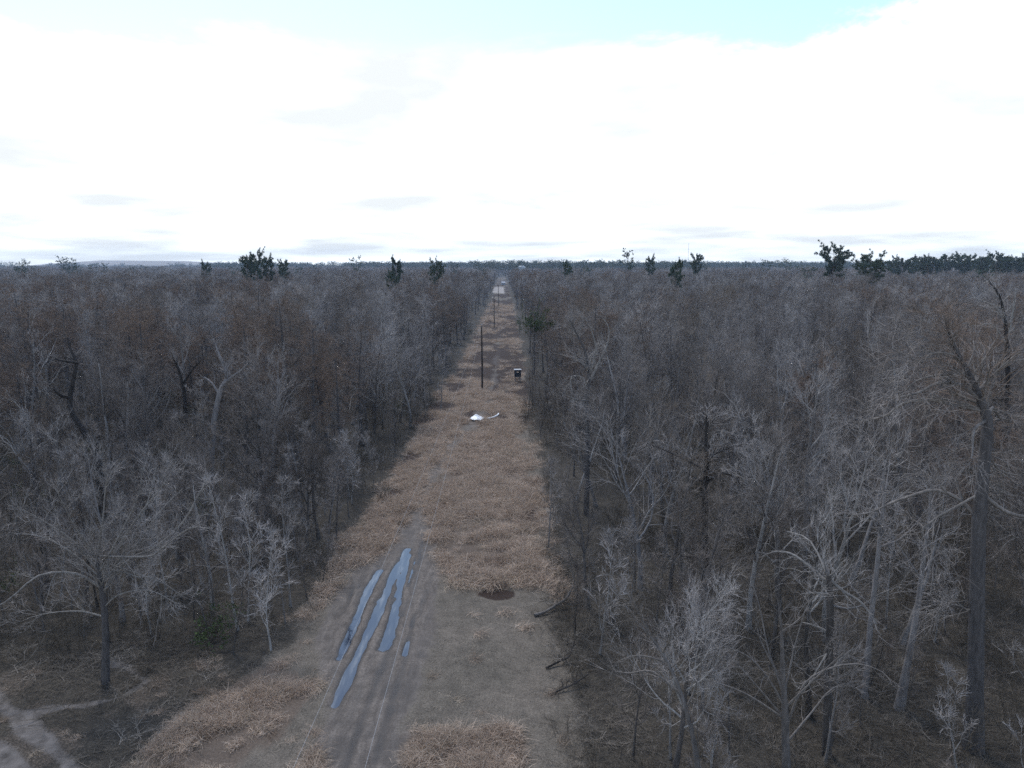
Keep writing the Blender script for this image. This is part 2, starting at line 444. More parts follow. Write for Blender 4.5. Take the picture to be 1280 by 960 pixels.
def ground_material():
    m, nt, b = newmat('ground_cover', 0.95, 0.2)
    geo = N(nt, 'ShaderNodeNewGeometry')
    pos = geo.outputs['Position']
    a1 = N(nt, 'ShaderNodeAttribute', attribute_name='cover_a'); a2 = N(nt, 'ShaderNodeAttribute', attribute_name='cover_b')
    s1 = N(nt, 'ShaderNodeSeparateColor'); s2 = N(nt, 'ShaderNodeSeparateColor')
    nt.links.new(a1.outputs['Color'], s1.inputs[0]); nt.links.new(a2.outputs['Color'], s2.inputs[0])
    clear, mud, dry = s1.outputs; dark, path, sand = s2.outputs
    nf = noise(nt, 9.0, 6, 0.7, pos); nm_ = noise(nt, 1.3, 5, 0.6, pos); nl = noise(nt, 0.22, 4, 0.55, pos)
    litter = ramp(nt, nf, [(0.25, (0.016, 0.0145, 0.013)), (0.5, (0.040, 0.036, 0.031)), (0.75, (0.105, 0.092, 0.08))])
    litter = mix(nt, 1.0, litter, ramp(nt, nm_, [(0.3, (0.6, 0.6, 0.6)), (0.7, (1.3, 1.25, 1.15))]), 'MULTIPLY')
    turf = ramp(nt, nf, [(0.25, (0.068, 0.060, 0.050)), (0.55, (0.118, 0.105, 0.090)), (0.8, (0.20, 0.178, 0.155))])
    turf = mix(nt, 1.0, turf, ramp(nt, nl, [(0.3, (0.82, 0.82, 0.80)), (0.7, (1.18, 1.15, 1.13))]), 'MULTIPLY')
    turf = mix(nt, 1.0, turf, ramp(nt, nm_, [(0.3, (0.78, 0.78, 0.78)), (0.7, (1.2, 1.2, 1.2))]), 'MULTIPLY')
    nk = noise(nt, 26.0, 3, 0.7, pos)
    turf = mix(nt, 1.0, turf, ramp(nt, nk, [(0.38, (0.62, 0.62, 0.62)), (0.62, (1.38, 1.36, 1.33))]), 'MULTIPLY')
    tan = ramp(nt, nf, [(0.25, (0.055, 0.042, 0.033)), (0.6, (0.12, 0.094, 0.075)), (0.85, (0.22, 0.175, 0.14))])
    # mud: streaks run along the track (Y)
    mp = N(nt, 'ShaderNodeMapping'); mp.inputs['Scale'].default_value = (3.2, 0.12, 1)
    wv = N(nt, 'ShaderNodeVectorMath', operation='MULTIPLY_ADD')
    nw = N(nt, 'ShaderNodeTexNoise'); nw.inputs['Scale'].default_value = 0.35; nt.links.new(pos, nw.inputs['Vector'])
    nt.links.new(nw.outputs['Color'], wv.inputs[0]); wv.inputs[1].default_value = (1.6, 0.0, 0.0); nt.links.new(pos, wv.inputs[2])
    nt.links.new(wv.outputs[0], mp.inputs[0])
    ns = noise(nt, 1.0, 6, 0.65, mp.outputs[0])
    mudc = ramp(nt, ns, [(0.3, (0.085, 0.073, 0.064)), (0.5, (0.125, 0.108, 0.095)), (0.75, (0.17, 0.149, 0.132))])
    mudc = mix(nt, 1.0, mudc, ramp(nt, nf, [(0.3, (0.6, 0.6, 0.6)), (0.7, (1.35, 1.35, 1.35))]), 'MULTIPLY')
    mudc = mix(nt, 1.0, mudc, ramp(nt, nm_, [(0.3, (0.72, 0.72, 0.72)), (0.7, (1.25, 1.25, 1.25))]), 'MULTIPLY')
    # damp mud close to the water table
    sp = N(nt, 'ShaderNodeSeparateXYZ'); nt.links.new(pos, sp.inputs[0])
    wet = N(nt, 'ShaderNodeMapRange'); nt.links.new(sp.outputs[2], wet.inputs[0])
    wet.inputs[1].default_value = WATER + 0.085; wet.inputs[2].default_value = WATER + 0.012
    wetm = mth(nt, 'MULTIPLY', wet.outputs[0], mud)
    mudc = mix(nt, wetm, mudc, (0.034, 0.029, 0.027))
    darkc = ramp(nt, nf, [(0.3, (0.016, 0.011, 0.009)), (0.7, (0.048, 0.031, 0.024))])
    pathc = ramp(nt, nm_, [(0.3, (0.06, 0.053, 0.048)), (0.7, (0.18, 0.163, 0.153))])
    sand_sunlitc = ramp(nt, nl, [(0.3, (0.20, 0.18, 0.165)), (0.7, (0.32, 0.295, 0.275))])
    def soft(f):
        # ragged edge: mask pushed by fine noise
        mr = N(nt, 'ShaderNodeMapRange'); mr.interpolation_type = 'SMOOTHSTEP'
        nt.links.new(mth(nt, 'ADD', f, mth(nt, 'MULTIPLY', mth(nt, 'SUBTRACT', nf, 0.5), 0.9)), mr.inputs[0])
        mr.inputs[1].default_value = 0.25; mr.inputs[2].default_value = 0.75
        return mr.outputs[0]
    c = mix(nt, soft(clear), litter, turf)
    c = mix(nt, soft(dry), c, tan)
    c = mix(nt, soft(dark), c, darkc)
    c = mix(nt, soft(mud), c, mudc)
    c = mix(nt, soft(path), c, pathc)
    c = mix(nt, sand, c, sand_sunlitc)
    nt.links.new(c, b.inputs['Base Color'])
    rg = N(nt, 'ShaderNodeMapRange'); nt.links.new(wetm, rg.inputs[0])
    rg.inputs[3].default_value = 0.95; rg.inputs[4].default_value = 0.38
    nt.links.new(rg.outputs[0], b.inputs['Roughness'])
    bp = N(nt, 'ShaderNodeBump'); bp.inputs['Strength'].default_value = 0.7; bp.inputs['Distance'].default_value = 0.06
    nt.links.new(nf, bp.inputs['Height']); nt.links.new(bp.outputs[0], b.inputs['Normal'])
    return m
M_ground = ground_material()
for k, (nm, lab, cat) in enumerate([('ground', 'dark leaf-littered forest floor under the bare trees', 'ground'),
                                   ('clearing', 'long straight grassy utility clearing between the woods', 'clearing'),
                                   ('dirt_track', 'rutted muddy vehicle track down the clearing', 'track'),
                                   ('muddy_path', 'pale muddy path crossing the lower left corner', 'path'),
                                   ('road_and_sunlit_strip', 'pale sandy road at the far end of the clearing and painted sunlit strip on the left horizon', 'road')]):
    f = FQ[kind == k]
    used, inv = np.unique(f, return_inverse=True)
    me = mesh_np(nm, Vg[used], inv.reshape(-1, 4), [M_ground])
    one = np.ones(len(used))
    for an, ch in (('cover_a', ('clear', 'mud', 'dry')), ('cover_b', ('dark', 'path', 'sand'))):
        a = me.attributes.new(an, 'FLOAT_COLOR', 'POINT')
        a.data.foreach_set('color', np.stack([Z[c][used] for c in ch] + [one], 1).astype(np.float32).ravel())
    tag(link(nm, me), lab, cat, kind='structure')

# ------------------------------------------------------------------ puddles
def water_material():
    m, nt, b = newmat('puddle_water', 0.03, 0.5)
    geo = N(nt, 'ShaderNodeNewGeometry')
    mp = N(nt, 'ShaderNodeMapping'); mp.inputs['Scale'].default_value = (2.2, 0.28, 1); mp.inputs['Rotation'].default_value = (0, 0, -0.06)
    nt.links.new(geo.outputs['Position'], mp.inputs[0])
    nz = noise(nt, 1.0, 5, 0.6, mp.outputs[0])                  # pale streaks: cloud reflections painted in as stirred-up clay
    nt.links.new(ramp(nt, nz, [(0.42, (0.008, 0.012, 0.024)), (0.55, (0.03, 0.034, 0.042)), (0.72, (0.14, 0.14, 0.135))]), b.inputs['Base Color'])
    b.inputs['IOR'].default_value = 1.5; b.inputs['Specular IOR Level'].default_value = 1.0
    bp = N(nt, 'ShaderNodeBump'); bp.inputs['Strength'].default_value = 0.05; bp.inputs['Distance'].default_value = 0.02
    nt.links.new(noise(nt, 5.0, 3, 0.5, geo.outputs['Position']), bp.inputs['Height'])
    nt.links.new(bp.outputs[0], b.inputs['Normal'])
    return m
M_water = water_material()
low = (GZ < WATER + 0.004)
region = ((GX > -11.5) & (GX < -4.8) & (GY > 33) & (GY < 57.5)) | ((GX > -27) & (GX < -20) & (GY > 32) & (GY < 37))
wf = ((low & region).ravel()[FQ]).any(1)
wids = np.where(wf)[0]
lab = {int(i): int(i) for i in wids}
def find(i):
    while lab[i] != i:
        lab[i] = lab[lab[i]]; i = lab[i]
    return i
W1 = nxv - 1
for i in wids:
    i = int(i)
    for j in (i + 1, i + W1, i + W1 + 1, i + W1 - 1):
        if j in lab:
            a, b_ = find(i), find(j)
            if a != b_: lab[b_] = a
comp = {}
for i in wids:
    comp.setdefault(find(int(i)), []).append(int(i))
comps = sorted(comp.values(), key=len, reverse=True)
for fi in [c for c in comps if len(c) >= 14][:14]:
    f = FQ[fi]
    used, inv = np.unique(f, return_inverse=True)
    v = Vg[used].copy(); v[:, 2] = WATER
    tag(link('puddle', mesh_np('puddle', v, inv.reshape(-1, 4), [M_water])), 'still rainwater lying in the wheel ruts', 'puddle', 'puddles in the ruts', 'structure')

# ------------------------------------------------------------------ tree growing
UP = np.array((0, 0, 1.0))
def unit(v):
    return v / (np.linalg.norm(v, axis=-1, keepdims=True) + 1e-9)
def grow(P0, D0, L, R0, K, wig, trop, tip, rng):
    n = len(P0)
    pts = np.zeros((n, K, 3)); pts[:, 0] = P0
    d = unit(D0); st = (L / (K - 1))[:, None]
    for k in range(1, K):
        d = unit(d + rng.normal(size=(n, 3)) * wig + UP * trop)
        pts[:, k] = pts[:, k - 1] + d * st
    t = np.linspace(0, 1, K)[None]
    rad = R0[:, None] * (1 - (1 - tip) * t)
    return pts, rad
def sprout(pts, rad, n, t0, t1, a0, a1, rng, flat=0.0, even=False):
    """n children on every branch: origin, direction, parent radius, t"""
    Np, K, _ = pts.shape
    if even:
        t = np.linspace(t0, t1, n)[None] + rng.uniform(-0.5, 0.5, (Np, n)) * (t1 - t0) / n
    else:
        t = rng.uniform(t0, t1, (Np, n))
    t = np.clip(t, 0.02, 0.995)
    f = t * (K - 1); i = np.minimum(f.astype(int), K - 2); w = (f - i)[..., None]
    r = np.arange(Np)[:, None]
    p = pts[r, i] * (1 - w) + pts[r, i + 1] * w
    rr = rad[r, i] * (1 - w[..., 0]) + rad[r, i + 1] * w[..., 0]
    tg = unit(pts[r, i + 1] - pts[r, i])
    q = rng.normal(size=(Np, n, 3)); q[..., 2] *= (1 - flat)
    q = unit(q - (q * tg).sum(-1, keepdims=True) * tg)
    a = np.radians(rng.uniform(a0, a1, (Np, n)))[..., None]
    d = np.cos(a) * tg + np.sin(a) * q
    return p.reshape(-1, 3), d.reshape(-1, 3), rr.ravel(), t.ravel()

def bare_tree(seed, H, spread=1.0, n1=12, n2=7, n3=6, n4=5, lod=0, base_t=0.3, a1=(28, 58), trop1=0.10, wig=0.10, girth=1.0, bark=0, twig=1, flare=1.25):
    """returns (trunk Geo, crown Geo)"""
    rng = np.random.default_rng(seed)
    gt, gc = Geo(), Geo()
    S0, S1, S2 = ((9, 6, 4), (5, 4, 3), (4, 3, 2))[lod]
    K0, K1, K2 = ((14, 8, 6), (8, 6, 4), (5, 4, 3))[lod]
    R = (0.0105 * H + 0.05) * girth
    lean = np.array([[rng.normal() * 0.05, rng.normal() * 0.05, 1.0]])
    pts, rad = grow(np.array([[0, 0, -0.35]]), lean, np.array([H * 0.86]), np.array([R]), K0, wig * 0.55, 0.05, 0.16, rng)
    rad[0, 0] *= flare * 1.2; rad[0, 1] *= 1 + (flare - 1) * 0.4
    gt.tubes(pts, rad, S0, bark, rng)
    p, d, r, t = sprout(pts, rad, n1, base_t, 0.99, a1[0], a1[1], rng, even=True)
    L = H * spread * (0.44 - 0.24 * t) * rng.uniform(0.65, 1.2, len(t))
    b1 = grow(p, d, L, np.maximum(r * rng.uniform(0.42, 0.68, len(r)), 0.018), K1, wig * 1.5, trop1, 0.22, rng)
    gc.tubes(*b1, S1, bark, rng)
    p, d, r, t = sprout(*b1, n2, 0.2, 1.0, 24, 62, rng)
    L = np.repeat(L, n2) * rng.uniform(0.26, 0.62, len(t)) * (1.15 - 0.5 * t)
    b2 = grow(p, d, L, np.maximum(r * 0.55, 0.011), K2, wig * 1.7, trop1, 0.3, rng)
    gc.tubes(*b2, S2, twig if lod else bark, rng)
    p, d, r, t = sprout(*b2, n3, 0.15, 1.0, 18, 52, rng)
    L = np.maximum(np.repeat(L, n3) * rng.uniform(0.4, 0.9, len(t)) * (1.15 - 0.4 * t), 0.4)
    r3 = (0.0085, 0.016, 0.032)[lod]
    b3 = grow(p, d, L, np.maximum(r * 0.5, r3), (4, 3, 2)[lod], wig * 1.0, trop1 * 0.9, 0.35, rng)
    gc.tubes(*b3, (3, 2, 2)[lod], twig, rng)
    if n4:
        p, d, r, t = sprout(*b3, n4, 0.1, 1.0, 16, 46, rng)
        L = np.maximum(np.repeat(L, n4) * rng.uniform(0.4, 0.9, len(t)), 0.35)
        b4 = grow(p, d, L, np.full(len(t), (0.0058, 0.012, 0.028)[lod]), (3, 2, 2)[lod], wig * 0.8, trop1 * 0.9, 0.35, rng)
        gc.tubes(*b4, 2, twig, rng)
    return gt, gc

def cypress_tree(seed, H, lod=0):
    rng = np.random.default_rng(seed)
    gt, gc = Geo(), Geo()
    S0, S1 = ((10, 5), (5, 3), (4, 3))[lod]
    R = 0.014 * H + 0.06
    pts, rad = grow(np.array([[0, 0, -0.35]]), np.array([[rng.normal() * .03, rng.normal() * .03, 1]]), np.array([H * 0.97]), np.array([R]), 12, 0.035, 0.05, 0.14, rng)
    rad[0, 0] *= 1.8; rad[0, 1] *= 1.2
    gt.tubes(pts, rad, S0, 0, rng)
    n1 = (26, 22, 14)[lod]
    p, d, r, t = sprout(pts, rad, n1, 0.42, 0.99, 66, 98, rng, even=True)
    L = H * (0.34 - 0.20 * t) * rng.uniform(0.6, 1.2, len(t))
    b1 = grow(p, d, L, np.maximum(r * 0.4, 0.02), (7, 5, 4)[lod], 0.14, 0.03, 0.25, rng)
    gc.tubes(*b1, S1, 0, rng)
    n2 = (9, 7, 5)[lod]
    p, d, r, t = sprout(*b1, n2, 0.15, 1.0, 30, 75, rng)
    L2 = np.repeat(L, n2) * rng.uniform(0.2, 0.5, len(t))
    b2 = grow(p, d, L2, np.maximum(r * 0.5, (0.012, 0.018, 0.03)[lod]), 4, 0.16, 0.03, 0.3, rng)
    gc.tubes(*b2, (3, 2, 2)[lod], 0, rng)
    n3 = (9, 8, 6)[lod]
    p, d, r, t = sprout(*b2, n3, 0.1, 1.0, 25, 85, rng)
    L3 = rng.uniform(0.35, 0.9, len(t))
    b3 = grow(p, d, L3, np.full(len(t), (0.012, 0.025, 0.06)[lod]), (3, 2, 2)[lod], 0.15, 0.02, 0.3, rng)
    gc.tubes(*b3, 2, 1, rng)
    if lod == 0:
        p, d, r, t = sprout(*b3, 3, 0.1, 1.0, 25, 80, rng)
        b4 = grow(p, d, rng.uniform(0.15, 0.4, len(t)), np.full(len(t), 0.010), 2, 0.1, 0, 0.3, rng)
        gc.tubes(*b4, 2, 1, rng)
    return gt, gc

def pine_tree(seed, H, lod=0, flat=1.0):
    rng = np.random.default_rng(seed)
    gt, gc = Geo(), Geo()
    R = 0.011 * H + 0.04
    pts, rad = grow(np.array([[0, 0, -0.35]]), np.array([[rng.normal() * .02, rng.normal() * .02, 1]]), np.array([H * 0.97]), np.array([R]), 10, 0.03, 0.05, 0.2, rng)
    gt.tubes(pts, rad, 6 if lod == 0 else 4, 0, rng)
    n1 = 40 if lod == 0 else 18
    p, d, r, t = sprout(pts, rad, n1, 0.62, 0.995, 68, 100, rng, even=True)
    s = (t - 0.62) / 0.38
    L = H * 0.21 * flat * (0.45 + 0.65 * np.sin(np.clip(s, 0, 1) * 2.5)) * rng.uniform(0.55, 1.2, len(t))
    b1 = grow(p, d, L, np.maximum(r * 0.4, 0.04), 5, 0.14, 0.12, 0.3, rng)
    gc.tubes(*b1, 4 if lod == 0 else 3, 0, rng)
    n2 = 12 if lod == 0 else 6
    p, d, r, t = sprout(*b1, n2, 0.35, 1.0, 30, 75, rng, flat=0.75)
    b2 = grow(p, d, rng.uniform(0.6, 1.4, len(t)), np.full(len(t), 0.03), 3, 0.10, 0.06, 0.4, rng)
    gc.tubes(*b2, 3, 0, rng)
    # needle clumps along the last branchlets
    nn = 40 if lod == 0 else 10
    w = 0.075 if lod == 0 else 0.16
    p, d, r, t = sprout(*b2, nn, 0.2, 1.0, 15, 95, rng)
    b3 = grow(p, d, rng.uniform(0.4, 0.85, len(t)), np.full(len(t), w), 2, 0.15, 0.05, 0.3, rng)
    gc.tubes(*b3, 2, 1, rng)
    return gt, gc

def shrub(seed, H, stems=9, n2=7, n3=5, spread=0.5, r0=0.022, leafy=0.0, leaf=0.045):
    rng = np.random.default_rng(seed)
    g = Geo()
    P = np.concatenate([rng.normal(size=(stems, 2)) * 0.45, np.full((stems, 1), -0.1)], 1)
    D = np.concatenate([rng.normal(size=(stems, 2)) * spread, np.ones((stems, 1))], 1)
    L = H * rng.uniform(0.55, 1.05, stems)
    b0 = grow(P, D, L, r0 * rng.uniform(0.6, 1.3, stems), 6, 0.12, 0.06, 0.25, rng)
    g.tubes(*b0, 3, 0, rng)
    p, d, r, t = sprout(*b0, n2, 0.2, 1.0, 22, 60, rng)
    L2 = np.repeat(L, n2) * rng.uniform(0.2, 0.5, len(t))
    b1 = grow(p, d, L2, np.maximum(r * 0.6, 0.008), 4, 0.16, 0.07, 0.35, rng)
    g.tubes(*b1, 2, 0, rng)
    p, d, r, t = sprout(*b1, n3, 0.15, 1.0, 20, 60, rng)
    b2 = grow(p, d, np.repeat(L2, n3) * rng.uniform(0.3, 0.7, len(t)), np.full(len(t), 0.0065), 3, 0.15, 0.06, 0.4, rng)
    g.tubes(*b2, 2, 0, rng)
    if leafy:
        p, d, r, t = sprout(*b2, int(leafy), 0.1, 1.0, 20, 90, rng)
        b3 = grow(p, d, rng.uniform(0.08, 0.16, len(t)), np.full(len(t), leaf), 2, 0.2, 0, 0.5, rng)
        g.tubes(*b3, 2, 1, rng)
    return g

def tuft(seed, n=46, h=0.95, w=0.010, lean=0.55, rad=0.28, comb=0.35):
    rng = np.random.default_rng(seed)
    g = Geo()
    P = np.concatenate([rng.normal(size=(n, 2)) * rad, np.full((n, 1), -0.03)], 1)
    D = np.concatenate([rng.normal(size=(n, 2)) * lean + np.array((comb, 0.0)), np.ones((n, 1))], 1)
    b = grow(P, D, h * rng.uniform(0.5, 1.15, n), w * rng.uniform(0.7, 1.4, n), 5, 0.08, -0.33, 0.25, rng)
    g.tubes(*b, 2, 0, rng)
    return g

# ------------------------------------------------------------------ stuff by instancing (things nobody could count)
PROTO = {}
def proto_collection(name, meshes):
    c = bpy.data.collections.new(name)
    for i, me in enumerate(meshes):
        c.objects.link(bpy.data.objects.new('%s_%02d' % (name, i), me))
    return c
def scatter(name, coll, P, pi, rz, sc, label, cat, tilt=None):
    n = len(P)
    me = bpy.data.meshes.new(name)
    me.vertices.add(n); me.vertices.foreach_set('co', np.ascontiguousarray(P, dtype=np.float32).ravel())
    a = me.attributes.new('pick', 'INT', 'POINT'); a.data.foreach_set('value', np.ascontiguousarray(pi, dtype=np.int32))
    rot = np.zeros((n, 3), np.float32); rot[:, 2] = rz
    if tilt is not None: rot[:, :2] = tilt
    a = me.attributes.new('turn', 'FLOAT_VECTOR', 'POINT'); a.data.foreach_set('vector', rot.ravel())
    sc = np.asarray(sc, np.float32)
    if sc.ndim == 1: sc = np.stack([sc] * 3, 1)
    a = me.attributes.new('size', 'FLOAT_VECTOR', 'POINT'); a.data.foreach_set('vector', np.ascontiguousarray(sc).ravel())
    ng = bpy.data.node_groups.new(name, 'GeometryNodeTree')
    ng.interface.new_socket('Geometry', in_out='INPUT', socket_type='NodeSocketGeometry')
    ng.interface.new_socket('Geometry', in_out='OUTPUT', socket_type='NodeSocketGeometry')
    gi = ng.nodes.new('NodeGroupInput'); go = ng.nodes.new('NodeGroupOutput')
    iop = ng.nodes.new('GeometryNodeInstanceOnPoints')
    ci = ng.nodes.new('GeometryNodeCollectionInfo'); ci.inputs['Collection'].default_value = coll
    ci.inputs['Separate Children'].default_value = True; ci.inputs['Reset Children'].default_value = True
    def na(nm_, ty):
        x = ng.nodes.new('GeometryNodeInputNamedAttribute'); x.data_type = ty; x.inputs['Name'].default_value = nm_
        return x.outputs['Attribute']
    L = ng.links.new
    L(gi.outputs[0], iop.inputs['Points']); L(ci.outputs[0], iop.inputs['Instance'])
    iop.inputs['Pick Instance'].default_value = True
    L(na('pick', 'INT'), iop.inputs['Instance Index'])
    L(na('turn', 'FLOAT_VECTOR'), iop.inputs['Rotation']); L(na('size', 'FLOAT_VECTOR'), iop.inputs['Scale'])
    L(iop.outputs[0], go.inputs[0])
    o = link(name, me)
    md = o.modifiers.new('scatter', 'NODES'); md.node_group = ng
    tag(o, label, cat, kind='stuff')
    return o

# ------------------------------------------------------------------ tree prototypes
TW, TP = [M_bark, M_twig], [M_bark_pale, M_twig_pale]
CY, PN = [M_bark_cyp, M_rust], [M_pine_bark, M_needle]
def both(gt, gc, name, mats):
    g = Geo()
    for s in (gt, gc):
        for V, F, m in zip(s.V, s.F, s.M):
            g.V.append(V); g.F.append(F + g.n); g.M.append(m)
        g.n += s.n
    return g.mesh(name, mats)
near = []         # (trunk mesh, crown mesh, height, species)
for i in range(9):
    H = 17.0
    kw = dict(spread=[1.0, 0.85, 1.2, 0.7, 0.95, 0.62, 1.15, 0.8, 1.3][i], base_t=[.3, .4, .22, .45, .3, .5, .35, .25, .3][i],
              n1=[12, 11, 13, 11, 14, 10, 8, 12, 10][i], trop1=[.10, .13, .08, .16, .11, .18, .06, .12, .1][i],
              wig=[.10, .09, .12, .07, .10, .07, .13, .09, .11][i])
    mats = TP if i in (3, 7) else TW
    gt, gc = bare_tree(100 + i, H, lod=0, n2=[7, 8, 7, 7, 8, 6, 5, 8, 7][i], n3=[5, 6, 5, 5, 6, 4, 3, 5, 5][i], n4=[4, 4, 5, 4, 5, 3, 2, 4, 4][i], **kw)
    near.append((gt.mesh('trunk', mats), gc.mesh('crown', mats), H, 'bare'))
for i in range(3):
    gt, gc = cypress_tree(150 + i, 18.0, 0)
    near.append((gt.mesh('trunk', CY), gc.mesh('crown', CY), 18.0, 'cypress'))
mid = []
for i in range(9):
    kw = dict(spread=[1.0, 0.85, 1.1, 0.7, 0.95, 0.62, 1.05, 0.8, 0.9][i], base_t=[.3, .4, .22, .45, .3, .5, .35, .25, .4][i],
              trop1=[.10, .13, .08, .16, .11, .18, .06, .12, .1][i])
    gt, gc = bare_tree(200 + i, 17.0, lod=1, n1=12, n2=7, n3=[6, 5, 6, 5, 6, 5, 3, 6, 5][i], n4=[4, 3, 3, 4, 4, 3, 2, 4, 3][i], **kw)
    mid.append(both(gt, gc, 'mid_tree', TP if i in (3, 7) else TW))
for i in range(3):
    gt, gc = cypress_tree(250 + i, 17.0, 1); mid.append(both(gt, gc, 'mid_cypress', CY))
far = []
for i in range(6):
    gt, gc = bare_tree(300 + i, 17.0, lod=2, n1=10, n2=6, n3=5, n4=2, spread=[1, .8, 1.1, .7, .95, .85][i], trop1=0.11)
    far.append(both(gt, gc, 'far_tree', TP if i == 3 else TW))
for i in range(2):
    gt, gc = cypress_tree(350 + i, 17.0, 2); far.append(both(gt, gc, 'far_cypress', CY))
for i in range(2):
    gt, gc = pine_tree(370 + i, 27.0, 1); far.append(both(gt, gc, 'far_pine', PN))

# ------------------------------------------------------------------ where trees stand
def forest_points(y0, y1, s, seed, slope=0.80, pad=6.0):
    """jittered lattice in the camera's field of view, off the clearing"""
    rng = np.random.default_rng(seed)
    yy = np.arange(y0, y1, s)
    P = []
    for y in yy:
        w = max(y, 10) * slope + pad
        x = np.arange(-w, w, s)
        P.append(np.stack([x, np.full_like(x, y)], 1))
    P = np.concatenate(P)
    P += rng.uniform(-0.48, 0.48, P.shape) * s
    return P, rng
def in_forest(P, margin):
    j = np.maximum(0, fbm(P[:, 0] * 0.02, P[:, 1] * 0.09, 64, 2) - 0.38) * 12 * sstep(45, 80, P[:, 1]) * sstep(500, 350, P[:, 1])
    l = edgeL(P[:, 1]) - margin - j + 0.8; r = edgeR(P[:, 1]) + margin + j * 0.8 - 0.5
    beyond = P[:, 1] > 1480
    return (P[:, 0] < l) | (P[:, 0] > r) | beyond
def cyp_field(x, y):
    return fbm(np.asarray(x) * 0.017, np.asarray(y) * 0.017, 61, 3)

HEROES = []       # (x, y, radius) kept free of other trunks
def hero(x, y, r=2.5):
    HEROES.append((x, y, r))

# ------------------------------------------------------------------ hand-built trees
def path_tube(g, P, R, S, m=0, sub=3):
    """smooth tapered tube through hand-set points"""
    P = np.asarray(P, float); R = np.asarray(R, float)
    t = np.arange(len(P)); tt = np.linspace(0, len(P) - 1, (len(P) - 1) * sub + 1)
    i = np.clip(tt.astype(int), 0, len(P) - 2); f = (tt - i)[:, None]
    pm = P[np.maximum(i - 1, 0)]; p0 = P[i]; p1 = P[i + 1]; p2 = P[np.minimum(i + 2, len(P) - 1)]
    q = 0.5 * (2 * p0 + (p1 - pm) * f + (2 * pm - 5 * p0 + 4 * p1 - p2) * f ** 2 + (3 * p0 - pm - 3 * p1 + p2) * f ** 3)
    r = np.interp(tt, t, R)
    g.tubes(q[None], r[None], S, m)
    return q[None], r[None]
def dress(g, limb, rng, n2, n3, n4, L2, m=0, tw=1, trop=0.04, r3=0.009, angle=(25, 70)):
    p, d, r, t = sprout(*limb, n2, 0.12, 1.0, *angle, rng)
    L = L2 * rng.uniform(0.5, 1.2, len(t)) * (1.15 - 0.5 * t)
    b2 = grow(p, d, L, np.maximum(r * 0.45, 0.013), 6, 0.17, trop, 0.25, rng)
    g.tubes(*b2, 4, m, rng)
    p, d, r, t = sprout(*b2, n3, 0.15, 1.0, 22, 62, rng)
    L3 = np.repeat(L, n3) * rng.uniform(0.35, 0.8, len(t))
    b3 = grow(p, d, L3, np.maximum(r * 0.5, r3), 5, 0.11, trop, 0.3, rng)
    g.tubes(*b3, 3, tw, rng)
    p, d, r, t = sprout(*b3, n4, 0.1, 1.0, 16, 48, rng)
    b4 = grow(p, d, np.repeat(L3, n4) * rng.uniform(0.35, 0.8, len(t)), np.full(len(t), 0.0062), 3, 0.09, trop, 0.35, rng)
    g.tubes(*b4, 2, tw, rng)
def hand_tree(name, label, cat, Y, trunk_px, trunk_r, limbs, mats, seed, n=(7, 6, 4), L2=1.7, trop=0.04, S=10, clear_r=2.5, twigm=1, depth_j=1.6, group=None, angle=(25, 70), cmats=None, top=(14, 1)):
    """trunk and limbs are laid out at the tree's own distance Y; limbs leave towards and away from us too"""
    rng = np.random.default_rng(seed)
    tp = np.array([at(a, b, Y) for a, b in trunk_px])
    base = tp[0].copy(); base[2] = float(height(base[0], base[1]))
    tp = tp - base; tp[0, 2] = -0.4
    tp[1:, 1] += np.linspace(0, rng.normal() * 0.8, len(tp) - 1)
    root = link(name, None, loc=tuple(base))
    tag(root, label, cat, group)
    g = Geo(); q, r = path_tube(g, tp, trunk_r, S)
    link('trunk', g.mesh('trunk', mats), root)
    c = Geo()
    for lp, r0, r1 in limbs:
        pts = np.array([at(a, b, Y) for a, b in lp]) - base
        # spring from the trunk itself
        k = np.argmin(np.abs(q[0, :, 2] - pts[0, 2])); pts[0] = q[0, k]
        pts[1:, 1] += np.cumsum(np.full(len(pts) - 1, rng.normal() * depth_j / len(pts)))
        lim = path_tube(c, pts, np.linspace(r0, r1, len(pts)), 6)
        dress(c, lim, rng, n[0], n[1], n[2], L2, 0, twigm, trop, angle=angle)
    k = int(len(q[0]) * 0.45)
    dress(c, (q[:, k:], r[:, k:]), rng, top[0], n[1], n[2], L2 * 1.1, 0, top[1], trop, angle=angle)
    k = int(len(q[0]) * 0.8)
    dress(c, (q[:, k:], r[:, k:]), rng, top[0] // 2, n[1], n[2], L2 * 0.8, 0, top[1], trop, angle=(12, 55))
    link('crown', c.mesh('crown', cmats or mats), root)
    hero(base[0], base[1], clear_r)
    if name.startswith('dead'):                # these stand at the edge of small gaps in the wood
        for f in (0.95, 0.9, 0.85, 0.8):
            hero(base[0] * f, base[1] * f, 3.2)
    return root

